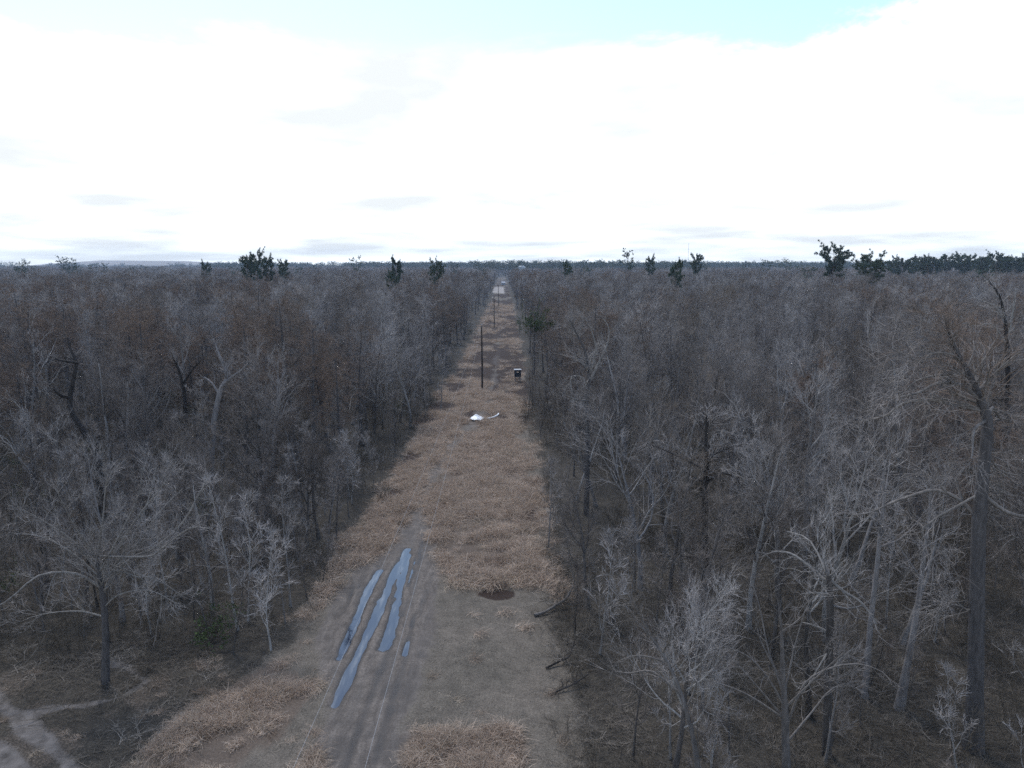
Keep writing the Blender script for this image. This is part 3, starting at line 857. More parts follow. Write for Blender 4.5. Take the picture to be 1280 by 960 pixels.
hand_tree('cypress_tree', 'tall dark-trunked bare cypress with long pale limbs nearest the right edge', 'tree', 31.0,
          [(1216, 945), (1219, 860), (1221, 760), (1224, 650), (1232, 560), (1234, 525), (1222, 490), (1205, 455), (1190, 425), (1182, 400)],
          [0.52, 0.35, 0.32, 0.29, 0.24, 0.22, 0.15, 0.09, 0.05, 0.025],
          [([(1222, 636), (1205, 628), (1180, 618), (1150, 629), (1128, 642), (1110, 655), (1094, 661)], 0.10, 0.025),
           ([(1150, 629), (1155, 660), (1172, 685), (1190, 705), (1205, 730)], 0.06, 0.02),
           ([(1224, 632), (1250, 636), (1280, 640), (1310, 652)], 0.10, 0.03),
           ([(1230, 515), (1205, 509), (1170, 502), (1140, 507), (1120, 524), (1105, 530)], 0.10, 0.03),
           ([(1230, 510), (1200, 503), (1165, 497)], 0.07, 0.03),
           ([(1228, 498), (1200, 481), (1170, 478), (1145, 489), (1118, 495), (1102, 496)], 0.10, 0.025),
           ([(1200, 467), (1180, 470), (1155, 480), (1143, 500), (1141, 512)], 0.06, 0.02),
           ([(1222, 528), (1205, 532), (1190, 552), (1176, 558)], 0.08, 0.02),
           ([(1235, 520), (1250, 512), (1268, 528), (1285, 532)], 0.08, 0.03),
           ([(1205, 455), (1190, 443), (1162, 442), (1150, 452), (1110, 434)], 0.05, 0.02),
           ([(1222, 485), (1245, 470), (1270, 455), (1300, 450)], 0.08, 0.03),
           ([(1220, 770), (1208, 762), (1190, 748), (1170, 738)], 0.05, 0.02),
           ([(1232, 560), (1255, 590), (1290, 600)], 0.07, 0.02)],
          [M_bark_cyp, M_twig], 11, cmats=[M_branch, M_twig, M_rust], top=(30, 2), n=(9, 6, 4), L2=2.4, trop=0.0, S=14, twigm=1, clear_r=2.0)

hand_tree('bare_tree', 'low broad bare tree with fanning crown beside the muddy path', 'tree', 37.2,
          [(131, 856), (132, 800), (130, 760), (127, 735), (124, 715), (121, 695)],
          [0.25, 0.17, 0.155, 0.14, 0.11, 0.07],
          [([(128, 740), (140, 718), (160, 703), (178, 697), (210, 668), (232, 625), (238, 608)], 0.11, 0.02),
           ([(178, 697), (190, 690), (215, 675), (255, 645), (285, 640)], 0.06, 0.02),
           ([(126, 735), (105, 710), (70, 705), (40, 730), (0, 742)], 0.09, 0.02),
           ([(124, 715), (100, 670), (75, 640), (55, 618)], 0.07, 0.015),
           ([(120, 690), (130, 650), (135, 610), (140, 590)], 0.06, 0.015),
           ([(124, 715), (150, 670), (175, 620), (182, 582)], 0.07, 0.015),
           ([(124, 720), (165, 655), (195, 615), (212, 590)], 0.07, 0.015),
           ([(126, 728), (150, 690), (165, 640), (166, 600)], 0.06, 0.015),
           ([(122, 700), (108, 650), (104, 605)], 0.06, 0.015),
           ([(124, 720), (92, 690), (60, 670), (35, 664)], 0.06, 0.015),
           ([(126, 730), (160, 690), (185, 650), (208, 625)], 0.06, 0.015),
           ([(130, 760), (150, 742), (190, 735), (225, 750)], 0.06, 0.015),
           ([(131, 775), (100, 765), (60, 768), (30, 776)], 0.06, 0.015),
           ([(172, 705), (172, 725), (178, 745), (176, 770)], 0.04, 0.01),
           ([(180, 700), (188, 730), (205, 748), (215, 765)], 0.04, 0.01)],
          [M_bark_cyp, M_twig_pale], 12, cmats=[M_limb, M_twig_pale], n=(9, 6, 4), L2=2.0, trop=0.10, clear_r=5.0, depth_j=3.0)

hand_tree('dead_snag', 'dark crooked dead snag rising above the left wood, forked at its tip', 'tree', 66.0,
          [(128, 640), (124, 580), (108, 548), (92, 525), (82, 508), (84, 480), (87, 455), (76, 435), (73, 424)],
          [0.34, 0.31, 0.29, 0.27, 0.25, 0.19, 0.15, 0.10, 0.05],
          [([(86, 455), (92, 448), (97, 443)], 0.16, 0.07), ([(84, 495), (76, 493), (70, 485)], 0.18, 0.10), ([(98, 532), (80, 515), (55, 504)], 0.16, 0.06)],
          [M_bark_dark, M_twig], 13, top=(6, 1), n=(2, 2, 2), L2=1.2, clear_r=3)
hand_tree('dead_tree', 'pale bleached dead tree with wide forked limbs in the left wood', 'tree', 72.0,
          [(262, 600), (266, 540), (272, 500), (276, 485), (282, 470), (272, 445), (266, 430)],
          [0.32, 0.28, 0.25, 0.23, 0.16, 0.11, 0.05],
          [([(276, 485), (290, 472), (305, 462), (316, 452)], 0.22, 0.08), ([(280, 474), (284, 462), (294, 449)], 0.14, 0.05), ([(274, 492), (262, 480), (250, 474)], 0.14, 0.05)],
          [M_bark_pale, M_twig_pale], 14, n=(5, 4, 3), L2=1.5, clear_r=3)
hand_tree('dead_snag', 'short dark snag left of the bleached dead tree', 'tree', 80.0,
          [(232, 560), (231, 500), (229, 475), (225, 455), (222, 448)], [0.24, 0.2, 0.16, 0.11, 0.05],
          [([(230, 478), (242, 462), (255, 450)], 0.16, 0.06), ([(229, 474), (222, 466), (217, 466)], 0.1, 0.05)],
          [M_bark_dark, M_twig], 15, top=(6, 1), n=(3, 3, 2), L2=1.3, clear_r=2.5)
hand_tree('dead_tree', 'dark-trunked bare tree with pale crooked limbs just right of the clearing', 'tree', 64.0,
          [(733, 640), (734, 560), (733, 500), (736, 470), (731, 440), (722, 420), (712, 400)],
          [0.27, 0.23, 0.2, 0.16, 0.11, 0.07, 0.04],
          [([(734, 480), (750, 452), (760, 430), (762, 410), (752, 395)], 0.14, 0.03), ([(733, 500), (722, 498), (706, 490)], 0.13, 0.05),
           ([(733, 486), (728, 472), (714, 470), (713, 485)], 0.12, 0.04), ([(735, 465), (745, 440), (740, 415), (730, 395)], 0.10, 0.03)],
          [M_bark_cyp, M_twig_pale], 16, top=(22, 1), cmats=[M_limb, M_twig_pale], n=(9, 6, 4), L2=2.0, clear_r=2.5)
hand_tree('bare_tree', 'slim dark straight trunk with thin drooping pale branches in the right wood', 'tree', 46.0,
          [(880, 770), (881, 700), (882, 640), (885, 590), (886, 550), (888, 520)], [0.32, 0.26, 0.22, 0.17, 0.11, 0.05],
          [([(884, 600), (905, 592), (925, 603), (930, 615)], 0.08, 0.02), ([(885, 585), (860, 578), (835, 568), (815, 562)], 0.08, 0.02),
           ([(885, 570), (905, 560), (925, 552)], 0.06, 0.02), ([(882, 660), (905, 650), (912, 670)], 0.06, 0.02), ([(882, 690), (860, 692), (845, 685)], 0.05, 0.02)],
          [M_bark_dark, M_twig], 17, n=(8, 6, 4), L2=1.5, clear_r=2.0, trop=0.02)
hand_tree('leaning_tree', 'pale leaning trunk left of the tall dark cypress', 'tree', 35.2,
          [(1082, 862), (1088, 780), (1094, 720), (1098, 665), (1102, 620), (1100, 585)], [0.20, 0.14, 0.12, 0.10, 0.07, 0.03],
          [([(1098, 665), (1080, 640), (1062, 625)], 0.06, 0.02), ([(1096, 690), (1120, 670), (1140, 640)], 0.06, 0.02), ([(1090, 760), (1070, 740), (1058, 720)], 0.05, 0.015), ([(1100, 640), (1115, 600), (1125, 570)], 0.05, 0.015)],
          [M_bark_pale, M_twig_pale], 18, top=(8, 1), n=(6, 4, 3), L2=1.8, clear_r=1.4)
hand_tree('leaning_tree', 'pale tree with flared base and slanting trunk just left of the tall cypress', 'tree', 34.2,
          [(1124, 878), (1136, 820), (1145, 765), (1152, 700), (1158, 645), (1160, 600)], [0.30, 0.17, 0.135, 0.10, 0.06, 0.03],
          [([(1156, 665), (1170, 640), (1185, 625)], 0.05, 0.015), ([(1150, 715), (1130, 690), (1118, 665)], 0.05, 0.015)],
          [M_bark_pale, M_twig_pale], 19, top=(8, 1), n=(6, 4, 3), L2=1.6, clear_r=1.4)
hand_tree('broken_tree', 'broken-topped trunk trailing a tangle of pale branches, right foreground', 'tree', 30.6,
          [(1034, 944), (1035, 860), (1036, 790), (1035, 740), (1032, 715)], [0.26, 0.19, 0.17, 0.15, 0.10],
          [([(1034, 728), (1015, 712), (998, 702), (980, 705)], 0.09, 0.03), ([(1033, 720), (1050, 735), (1068, 745), (1080, 765)], 0.09, 0.025), ([(1033, 735), (1012, 735), (990, 730)], 0.07, 0.02),
           ([(1035, 860), (1050, 840), (1080, 825)], 0.05, 0.015), ([(1035, 815), (1015, 835), (995, 855)], 0.05, 0.015), ([(1033, 718), (1028, 690), (1012, 690)], 0.06, 0.02)],
          [M_bark, M_twig_pale], 20, cmats=[M_limb, M_twig_pale], top=(6, 1), n=(8, 4, 3), L2=1.4, clear_r=1.6)
hand_tree('bare_tree', 'slender bare tree leaning over the fallen branches at the clearing edge', 'tree', 27.0,
          [(880, 1010), (868, 930), (852, 870), (835, 830), (815, 800), (796, 780)], [0.14, 0.10, 0.085, 0.065, 0.045, 0.025],
          [([(850, 865), (820, 850), (795, 862), (778, 870)], 0.06, 0.015), ([(835, 830), (800, 822), (775, 832)], 0.05, 0.015), ([(815, 800), (800, 770), (790, 745)], 0.04, 0.01),
           ([(860, 895), (870, 860), (880, 820)], 0.05, 0.015), ([(830, 822), (835, 790), (830, 760)], 0.04, 0.01)],
          [M_bark, M_twig], 21, cmats=[M_branch, M_branch], top=(5, 1), n=(6, 4, 2), L2=1.6, clear_r=1.4, trop=0.06)
hand_tree('bare_tree', 'many-branched bare tree left of the broken-topped trunk', 'tree', 28.5,
          [(985, 990), (982, 930), (978, 880), (972, 830), (968, 790), (962, 750)], [0.24, 0.17, 0.14, 0.10, 0.07, 0.03],
          [([(980, 905), (1000, 850), (1030, 822), (1060, 812), (1080, 815)], 0.06, 0.012), ([(978, 880), (955, 840), (925, 805), (890, 785)], 0.06, 0.012), ([(976, 860), (995, 810), (1012, 760)], 0.05, 0.012),
           ([(974, 845), (950, 800), (938, 750)], 0.05, 0.012), ([(980, 900), (935, 872), (890, 860), (860, 866)], 0.05, 0.012), ([(982, 925), (1020, 895), (1050, 872), (1090, 868)], 0.05, 0.012),
           ([(976, 870), (965, 820), (958, 770), (950, 735)], 0.05, 0.012), ([(978, 885), (1010, 830), (1030, 785)], 0.05, 0.012), ([(978, 890), (930, 840), (905, 815)], 0.05, 0.012)],
          [M_bark, M_twig], 22, cmats=[M_branch, M_branch], top=(4, 1), n=(5, 4, 2), L2=1.9, clear_r=2.2, trop=0.06)
hand_tree('dead_tree', 'dead pale tree with dark broken crotch near the right horizon', 'tree', 74.0,
          [(1262, 560), (1260, 480), (1259, 430), (1258, 400), (1252, 370), (1240, 352)], [0.3, 0.25, 0.21, 0.16, 0.1, 0.05],
          [([(1259, 425), (1266, 395), (1272, 362)], 0.14, 0.05), ([(1258, 405), (1250, 385), (1222, 372)], 0.12, 0.04), ([(1260, 430), (1240, 405), (1218, 408), (1203, 395)], 0.12, 0.04)],
          [M_bark_dark, M_twig_pale], 23, cmats=[M_limb, M_twig_pale], n=(7, 5, 4), L2=2.0, clear_r=3)

# ------------------------------------------------------------------ the wood
P, rng = forest_points(15, 150, 5.0, 5, slope=0.76, pad=5)
m = in_forest(P, 1.6)
for hx, hy, hr in HEROES:
    m &= np.hypot(P[:, 0] - hx, P[:, 1] - hy) > hr
dl = np.minimum(seg_dist(P[:, 0], P[:, 1], LPATH), seg_dist(P[:, 0], P[:, 1], LPATH2))
m &= dl > 3.0
m &= ~((P[:, 0] < -12) & (P[:, 1] < 33))                       # open muddy corner
m &= ~((P[:, 0] < -15) & (P[:, 0] > -22) & (P[:, 1] < 38.5))
m &= ~((P[:, 0] > 3) & (P[:, 1] < 27))
m &= rng.random(len(P)) < 0.86
P = P[m]
d = np.hypot(P[:, 0], P[:, 1])
# in view: crown or foot inside the picture
inview = np.abs(P[:, 0]) < P[:, 1] * 0.74 + 4.0
order = np.argsort(np.where(inview, d, 1e6))
ntree = 300 - 12
ind = order[:ntree]; rest = order[ntree:]
ncyp = 0
cf = cyp_field(P[:, 0], P[:, 1])
for i in ind:
    x, y = P[i]
    h_rel = 0.72 + 0.30 * fbm(x * 0.05, y * 0.05, 70, 2) + rng.normal() * 0.14
    if x > 0: h_rel *= np.interp(y, [18, 30, 45], [0.52, 0.66, 1.0])
    edge = min(abs(x - edgeL(y)), abs(x - edgeR(y)))
    h_rel *= np.interp(edge, [1.5, 7], [0.72, 1.0])
    if x < 0: h_rel *= np.interp(y, [35, 55, 80], [0.62, 0.82, 1.0])
    h_rel = float(np.clip(h_rel, 0.4, 1.12))
    is_c = cf[i] > (0.59 if x < 0 else 0.56) and y > 30 and rng.random() < 0.6 and edge > 5
    k = int(rng.integers(9, 12)) if is_c else int(rng.choice([0, 1, 2, 3, 4, 5, 6, 7, 8], p=[.13, .13, .12, .07, .13, .12, .10, .07, .13]))
    if k in (3, 7) and d[i] < 48: k = (0, 4)[k == 7]
    tm, cm, H0, sp = near[k]
    side = 'left' if x < -5 else 'right'
    root = link('cypress_tree' if is_c else 'bare_tree', None, loc=(x, y, float(height(x, y))), rot=(0, 0, rng.uniform(0, 6.28)),
                scale=(h_rel * rng.uniform(0.9, 1.12),) * 2 + (h_rel,))
    if is_c:
        tag(root, 'rusty brown leafless cypress standing among grey trees in the %s wood' % side, 'tree', 'rusty cypresses in the %s wood' % side)
    else:
        look = 'pale-barked' if k in (3, 7) else ('slender upright' if k in (1, 5) else 'grey')
        where = ('lining the %s edge of the clearing' if edge < 6 else ('in the front of the wood %s of the clearing' if d[i] < 62 else 'deep in the dense wood %s of the clearing')) % side
        tag(root, 'leafless %s tree %s' % (look, where), 'tree', '%s bare trees %s' % (look, where))
    link('trunk', tm, root); link('crown', cm, root)

mid_c = proto_collection('mid_tree_proto', mid)
far_c = proto_collection('far_tree_proto', far)
def hs(P, rng):
    e = np.minimum(np.abs(P[:, 0] - edgeL(P[:, 1])), np.abs(P[:, 0] - edgeR(P[:, 1])))
    h = 0.80 + 0.34 * (fbm(P[:, 0] * 0.03, P[:, 1] * 0.03, 70, 3) - 0.3) + rng.normal(size=len(P)) * 0.13
    return np.clip(h * np.interp(e, [1, 8], [0.8, 1.0]), 0.5, 1.16)
def choose(P, rng, nb, nc):
    c = cyp_field(P[:, 0], P[:, 1]) + rng.normal(size=len(P)) * 0.04 > np.where(P[:, 0] < 0, 0.60, 0.575)
    return np.where(c, rng.integers(nb, nb + nc, len(P)), rng.integers(0, nb, len(P)))
P2, rng2 = forest_points(148, 420, 5.8, 6, slope=0.76, pad=6)
P2 = P2[in_forest(P2, 2.0) & (rng2.random(len(P2)) < 0.92)]
PM = np.concatenate([P[rest], P2])
Zm = height(PM[:, 0], PM[:, 1])
s = hs(PM, rng2)
scatter('bare_wood', mid_c, np.column_stack([PM, Zm]), choose(PM, rng2, 9, 3), rng2.uniform(0, 6.28, len(PM)), s,
        'grey leafless wood on both sides of the clearing beyond the nearest trees', 'wood')
P3, rng3 = forest_points(420, 1000, 7.6, 7, slope=0.76, pad=10)
P4, rng4 = forest_points(1000, 3200, 15.0, 8, slope=0.78, pad=20)
P3 = P3[in_forest(P3, 3.0)]; P4 = P4[in_forest(P4, 4.0)]
PF = np.concatenate([P3, P4])
pk = choose(PF, rng3, 6, 2)
dF = np.hypot(PF[:, 0], PF[:, 1])
pine = (fbm(PF[:, 0] * 0.004, PF[:, 1] * 0.004, 90, 3) + np.interp(dF, [900, 1600, 2600], [-0.25, 0.02, 0.16]) + 0.10 * sstep(300, 900, PF[:, 0]) - 0.22 * sstep(-350, -800, PF[:, 0]) > 0.60)
pine |= rng3.random(len(PF)) < 0.004
pk = np.where(pine, rng3.integers(8, 10, len(PF)), pk)
sF = hs(PF, rng3) * np.where(dF > 1000, 1.05, 1.0)
sF3 = np.stack([sF * np.where(dF > 1000, 1.7, 1.2)] * 2 + [sF], 1)
sF3[pine] = np.stack([np.where(dF[pine] > 1000, 1.5, 1.0)] * 2 + [0.74 + rng3.random(pine.sum()) ** 2 * 0.46], 1)
scatter('far_wood', far_c, np.column_stack([PF, height(PF[:, 0], PF[:, 1])]), pk, rng3.uniform(0, 6.28, len(PF)), sF3,
        'distant bare wood with a blue pine line fading towards the horizon', 'wood')

# ------------------------------------------------------------------ undergrowth
under = [shrub(400 + i, [3.2, 4.5, 2.4, 5.5, 3.6][i], stems=[10, 8, 12, 6, 9][i], n2=7, n3=5, spread=[.4, .3, .6, .2, .45][i]).mesh('undergrowth', [M_brush, M_leaf_green]) for i in range(5)]
under += [shrub(410 + i, 2.6, stems=9, n2=6, n3=4, leafy=3).mesh('undergrowth', [M_brush, M_leaf_green]) for i in range(1)]
for i in range(4):
    gt, gc = bare_tree(430 + i, [8.0, 9.5, 7.0, 11.0][i], lod=1, n1=10, n2=5, n3=4, n4=3, spread=[.6, .5, .8, .45][i], girth=0.5, base_t=0.25, trop1=0.14)
    under.append(both(gt, gc, 'undergrowth', TW))
under_c = proto_collection('undergrowth_proto', under)
PU, rngu = forest_points(12, 120, 1.9, 9, slope=0.76, pad=4)
PU2, _ = forest_points(120, 260, 3.6, 10, slope=0.76, pad=4)
PU = np.concatenate([PU, PU2])
eL = edgeL(PU[:, 1]) - PU[:, 0]; eR = PU[:, 0] - edgeR(PU[:, 1])
mu = in_forest(PU, 0.4 - 5.5 * np.maximum(0, fbm(PU[:, 0] * 0.25, PU[:, 1] * 0.10, 86, 3) - 0.5) * sstep(44, 60, PU[:, 1]))
mu &= (fbm(PU[:, 0] * 0.16, PU[:, 1] * 0.16, 80, 3) + rngu.normal(size=len(PU)) * 0.1 > np.where(PU[:, 0] < 0, 0.34, 0.38))
dl = np.minimum(seg_dist(PU[:, 0], PU[:, 1], LPATH), seg_dist(PU[:, 0], PU[:, 1], LPATH2))
mu &= dl > 1.6
corner = (PU[:, 0] < -12) & (PU[:, 1] < 40)
mu &= ~(corner & (rngu.random(len(PU)) < 0.8))
PU = PU[mu]
pku = rngu.choice(10, len(PU), p=[.17, .16, .16, .13, .145, .015, .06, .05, .06, .05])
near_l = (PU[:, 0] < -12) & (PU[:, 1] < 75) & (rngu.random(len(PU)) < 0.35)
pku[near_l] = rngu.integers(6, 10, near_l.sum())
scu = rngu.uniform(0.55, 1.15, len(PU)) * np.where(PU[:, 1] < 40, 0.75, 1)
scatter('undergrowth', under_c, np.column_stack([PU, height(PU[:, 0], PU[:, 1])]), pku, rngu.uniform(0, 6.28, len(PU)), scu,
        'brown brushy undergrowth and saplings between the bare trunks', 'undergrowth')

# fallen twigs and dead stalks lying on the forest floor
brash = [shrub(450 + i, 2.2, stems=10, n2=5, n3=3, spread=1.5, r0=0.018).mesh('fallen_twigs', [M_brush]) for i in range(3)]
brash_c = proto_collection('brash_proto', brash)
PB, rngb = forest_points(14, 62, 1.15, 19, slope=0.76, pad=3)
PB = PB[in_forest(PB, -0.6) & (fbm(PB[:, 0] * 0.3, PB[:, 1] * 0.3, 83, 3) > 0.40)]
PB = PB[np.minimum(seg_dist(PB[:, 0], PB[:, 1], LPATH), seg_dist(PB[:, 0], PB[:, 1], LPATH2)) > 0.8]
sb = rngb.uniform(0.5, 1.1, len(PB))
scatter('fallen_twigs', brash_c, np.column_stack([PB, height(PB[:, 0], PB[:, 1]) + 0.02]), rngb.integers(0, 3, len(PB)), rngb.uniform(0, 6.28, len(PB)), np.stack([sb, sb, sb * rngb.uniform(0.12, 0.4, len(PB))], 1),
        'fallen twigs and dead stalks littering the forest floor', 'twigs')

# ------------------------------------------------------------------ dry grass
tufts = [tuft(500 + i, n=[60, 52, 66, 48, 56][i], h=[1.1, 1.35, 0.9, 1.5, 1.2][i], lean=[.5, .6, .45, .7, .5][i], w=[.018, .016, .019, .016, .017][i], rad=[.34, .40, .30, .42, .36][i], comb=[.5, .8, .3, 1.0, .6][i]).mesh('tuft', [M_grass]) for i in range(5)]
tuft_c = proto_collection('grass_proto', tufts)
rg = np.random.default_rng(31)
def sample(n, x0, x1, y0, y1):
    return np.stack([rg.uniform(x0, x1, n), rg.uniform(y0, y1, n)], 1)
G1 = sample(30000, -18, 5, 26, 75); G2 = sample(16000, -14, 6, 75, 150); G3 = sample(14000, -13, 7, 150, 440)
G = np.concatenate([G1, G2, G3, sample(1500, -34, -15, 24, 40)])
gz = zones(G[:, 0], G[:, 1])
gap = 0.55 * fbm(G[:, 0] * 0.38, G[:, 1] * 0.30, 33, 2) + 0.45 * fbm(G[:, 0] * 1.3, G[:, 1] * 1.1, 34, 2)
keep = rg.random(len(G)) < np.clip(gz['dry'] * 1.1 * (0.03 + 0.97 * sstep(0.42, 0.55, gap)), 0, 1)
keep |= (gz['clear'] > 0.5) & (gz['dark'] < 0.4) & (rg.random(len(G)) < 0.004)
keep &= ~((gz['mud'] > 0.35) & (G[:, 1] < 112))
keep &= gz['path'] < 0.2
corner_g = (G[:, 0] < -15) & (G[:, 1] < 42) & (G[:, 0] < edgeL(G[:, 1]) + 0.5)
keep &= ~(corner_g & (rg.random(len(G)) < 0.45))
G = G[keep]; gap = gap[keep]
gs = rg.uniform(0.6, 1.15, len(G)) * np.interp(G[:, 1], [26, 40, 48, 75, 150, 400], [0.60, 0.64, 0.85, 0.9, 1.0, 1.3]) * (0.35 + 1.3 * gap)
gs *= np.where((G[:, 0] < edgeL(G[:, 1]) + 0.5), 0.6, 1.0)
gs *= np.interp(G[:, 1], [46, 50, 60], [1.0, 1.15, 1.0])
scatter('dry_grass', tuft_c, np.column_stack([G, height(G[:, 0], G[:, 1])]), rg.integers(0, 5, len(G)), (fbm(G[:, 0] * 0.22, G[:, 1] * 0.22, 36, 2) * 14 + rg.normal(size=len(G)) * 1.1), gs,
        'tan dead grass lying in tangled tufts along the clearing', 'grass')
turfs = [tuft(520 + i, n=22, h=0.16, lean=0.9, w=0.008, rad=0.18).mesh('turf', [M_turf]) for i in range(2)]
turf_c = proto_collection('turf_proto', turfs)
T = sample(11000, -16, 6, 26, 80)
tz = zones(T[:, 0], T[:, 1])
tk = (tz['clear'] > 0.4) & (tz['mud'] < 0.45) & (tz['dry'] < 0.5) & (tz['dark'] < 0.5) & (rg.random(len(T)) < 0.9)
T = T[tk]
scatter('short_turf', turf_c, np.column_stack([T, height(T[:, 0], T[:, 1])]), rg.integers(0, 2, len(T)), rg.uniform(0, 6.28, len(T)), rg.uniform(0.6, 1.4, len(T)),
        'short olive brown turf on the mown patch beside the track', 'grass')

# ------------------------------------------------------------------ pines and evergreens one can pick out
pines = []
for i in range(4):
    gt, gc = pine_tree(600 + i, 27.0, 0, flat=[1.0, 1.25, 0.8, 1.0][i])
    pines.append((gt.mesh('trunk', PN), gc.mesh('crown', PN)))
PINES = [(1043, 311, 330, 1, 'large round-crowned pine standing highest on the right horizon'),
         (1089, 321, 300, 1, 'flat-topped pine right of the tallest horizon pine'),
         (871, 320, 420, 3, 'airy pine on the skyline right of centre, beneath the far mast'),
         (815, 323, 470, 0, 'small pine on the skyline left of the airy pine'),
         (845, 330, 260, 2, 'dark green pine standing out of the grey wood right of centre'),
         (710, 330, 380, 2, 'slim pine just above the wood right of the clearing'),
         (495, 326, 300, 2, 'slim tall pine above the wood left of the clearing'),
         (487, 343, 280, 0, 'shorter pine touching the slim tall pine on its left'),
         (546, 329, 320, 1, 'pine with drooping dark crown between the slim pine and the clearing'),
         (320, 318, 340, 1, 'tallest pine on the left horizon'),
         (309, 322, 345, 3, 'pine hugging the left side of the tallest left horizon pine'),
         (336, 324, 350, 0, 'small pine just right of the tallest left horizon pine'),
         (353, 327, 380, 3, 'last and smallest pine of the left horizon group'),
         (255, 330, 420, 0, 'lone low pine left of the left horizon group')]
rp = np.random.default_rng(41)
for k, (pxx, top, Y, pi, labl) in enumerate(PINES):
    q = at(pxx, top, Y)
    s = q[2] / 26.6
    root = link('pine_tree', None, loc=(q[0], Y, float(height(q[0], Y))), rot=(0, 0, rp.uniform(0, 6.28)), scale=(s * (0.95 if k < 2 else 0.58), s * (0.95 if k < 2 else 0.58), s))
    tag(root, labl, 'tree')
    link('trunk', pines[pi][0], root); link('crown', pines[pi][1], root)
for k, pxx in enumerate([1120, 1128, 1140, 1152, 1158, 1168, 1176, 1188, 1199, 1203, 1214, 1226, 1232, 1247, 1255, 1268, 1279, 1290]):
    Y = 560 + rp.uniform(-60, 90)
    q = at(pxx, 319 + rp.uniform(0, 7) - (2 if pxx > 1150 else 0), Y)
    s = q[2] / 26.6
    root = link('pine_tree', None, loc=(q[0], Y, float(height(q[0], Y))), rot=(0, 0, rp.uniform(0, 6.28)), scale=(s, s, s))
    tag(root, 'pine in the dark row along the far right horizon', 'tree', 'pines in a row on the right horizon')
    link('trunk', pines[k % 4][0], root); link('crown', pines[k % 4][1], root)
ge = shrub(640, 5.5, stems=9, n2=9, n3=6, spread=0.45, r0=0.05, leafy=9, leaf=0.085)
q = at(668, 372, 150)
o = link('evergreen_tree', None, loc=(q[0], 150, 0), scale=(1.0, 1.0, 1.0))
tag(o, 'small green-leaved evergreen at the right edge of the clearing, above the blind', 'tree')
gt = Geo(); gt.tubes(np.array([[[0, 0, -0.3], [0.1, 0, 4], [0, 0.1, 8], [0.1, 0.1, 13]]], float), np.array([[.25, .2, .15, .06]]), 7)
link('trunk', gt.mesh('trunk', [M_bark]), o)
link('crown', ge.mesh('crown', [M_brush, M_leaf_green]), o, loc=(0, 0, 8.2), scale=(1.0, 1.0, 1.0))

# ------------------------------------------------------------------ utility poles and wires
POLE_H = 12.0
POLES = [(-3.4, -7.0), (-3.7, 131.6), (-2.9, 268.4), (-1.9, 398.0)]
def pole_meshes():
    g = Geo()
    z = np.linspace(-0.5, POLE_H, 8)
    pts = np.stack([0.04 * np.sin(z * 0.4), 0 * z, z], 1)
    g.tubes(pts[None], np.linspace(0.19, 0.125, 8)[None], 12)
    g.tubes(np.array([[[0, 0, POLE_H - 0.01], [0, 0, POLE_H + 0.03]]]) + np.array([pts[-1][0], 0, 0]), np.array([[0.125, 0.005]]), 12)
    pin = Geo(); zz = POLE_H + np.array([0.02, 0.12, 0.13, 0.2, 0.22, 0.3, 0.32])
    pin.tubes(np.stack([0 * zz + pts[-1][0], 0 * zz, zz], 1)[None], np.array([[.02, .02, .08, .05, .07, .04, .01]]), 10)
    br = Geo(); br.box((-0.32, 0, POLE_H - 0.75), (0.5, 0.06, 0.06)); br.box((-0.2, 0.0, POLE_H - 0.9), (0.06, 0.05, 0.3))
    sp = Geo(); zz = POLE_H - 0.75 + np.array([0.03, 0.08, 0.09, 0.16, 0.2])
    sp.tubes(np.stack([0 * zz - 0.53, 0 * zz, zz], 1)[None], np.array([[.03, .03, .07, .06, .01]]), 10)
    gw = Geo(); gw.tubes(np.array([[[0.2, 0.02, 0], [0.165, 0.02, 6], [0.15, 0.02, POLE_H - 0.3]]]), np.array([[.008, .008, .008]]), 4)
    return [('shaft', g.mesh('shaft', [M_pole])), ('insulator', pin.mesh('insulator', [M_ceramic])), ('bracket', br.mesh('bracket', [M_steel], False)),
            ('insulator', sp.mesh('side_insulator', [M_ceramic])), ('ground_wire', gw.mesh('ground_wire', [M_wire]))]
pm = pole_meshes()
plabels = [None, 'tall dark wooden utility pole nearest in the clearing', 'second utility pole down the clearing, before the winding trail',
           'farthest utility pole, thin and small beyond the winding trail']
for (x, y), lb in zip(POLES, plabels):
    if lb is None: continue
    r = link('utility_pole', None, loc=(x, y, float(height(x, y))))
    tag(r, lb, 'utility pole', 'utility poles down the clearing')
    for nm_, me in pm: link(nm_, me, r)
def wire(name, lb, ends, sag):
    g = Geo(); P_ = []
    for (a, b_) in zip(ends[:-1], ends[1:]):
        t = np.linspace(0, 1, 28)[:, None]
        p = np.array(a) * (1 - t) + np.array(b_) * t
        p[:, 2] -= sag * 4 * (t * (1 - t))[:, 0]
        P_.append(p if not P_ else p[1:])
    P_ = np.concatenate(P_)
    g.tubes(P_[None], np.full((1, len(P_)), 0.005), 5)
    tag(link(name, g.mesh(name, [M_wire])), lb, 'wire')
wire('power_wire', 'thin pale power wire strung along the pole tops', [(x + (0.0 if i else 0.3), y, POLE_H + 0.3) for i, (x, y) in enumerate(POLES)], 1.5)
wire('power_wire', 'lower thin wire hanging left of the pole-top wire over the puddle', [(x - (0.53 if i else 2.0), y, POLE_H - 0.55) for i, (x, y) in enumerate(POLES)], 1.4)

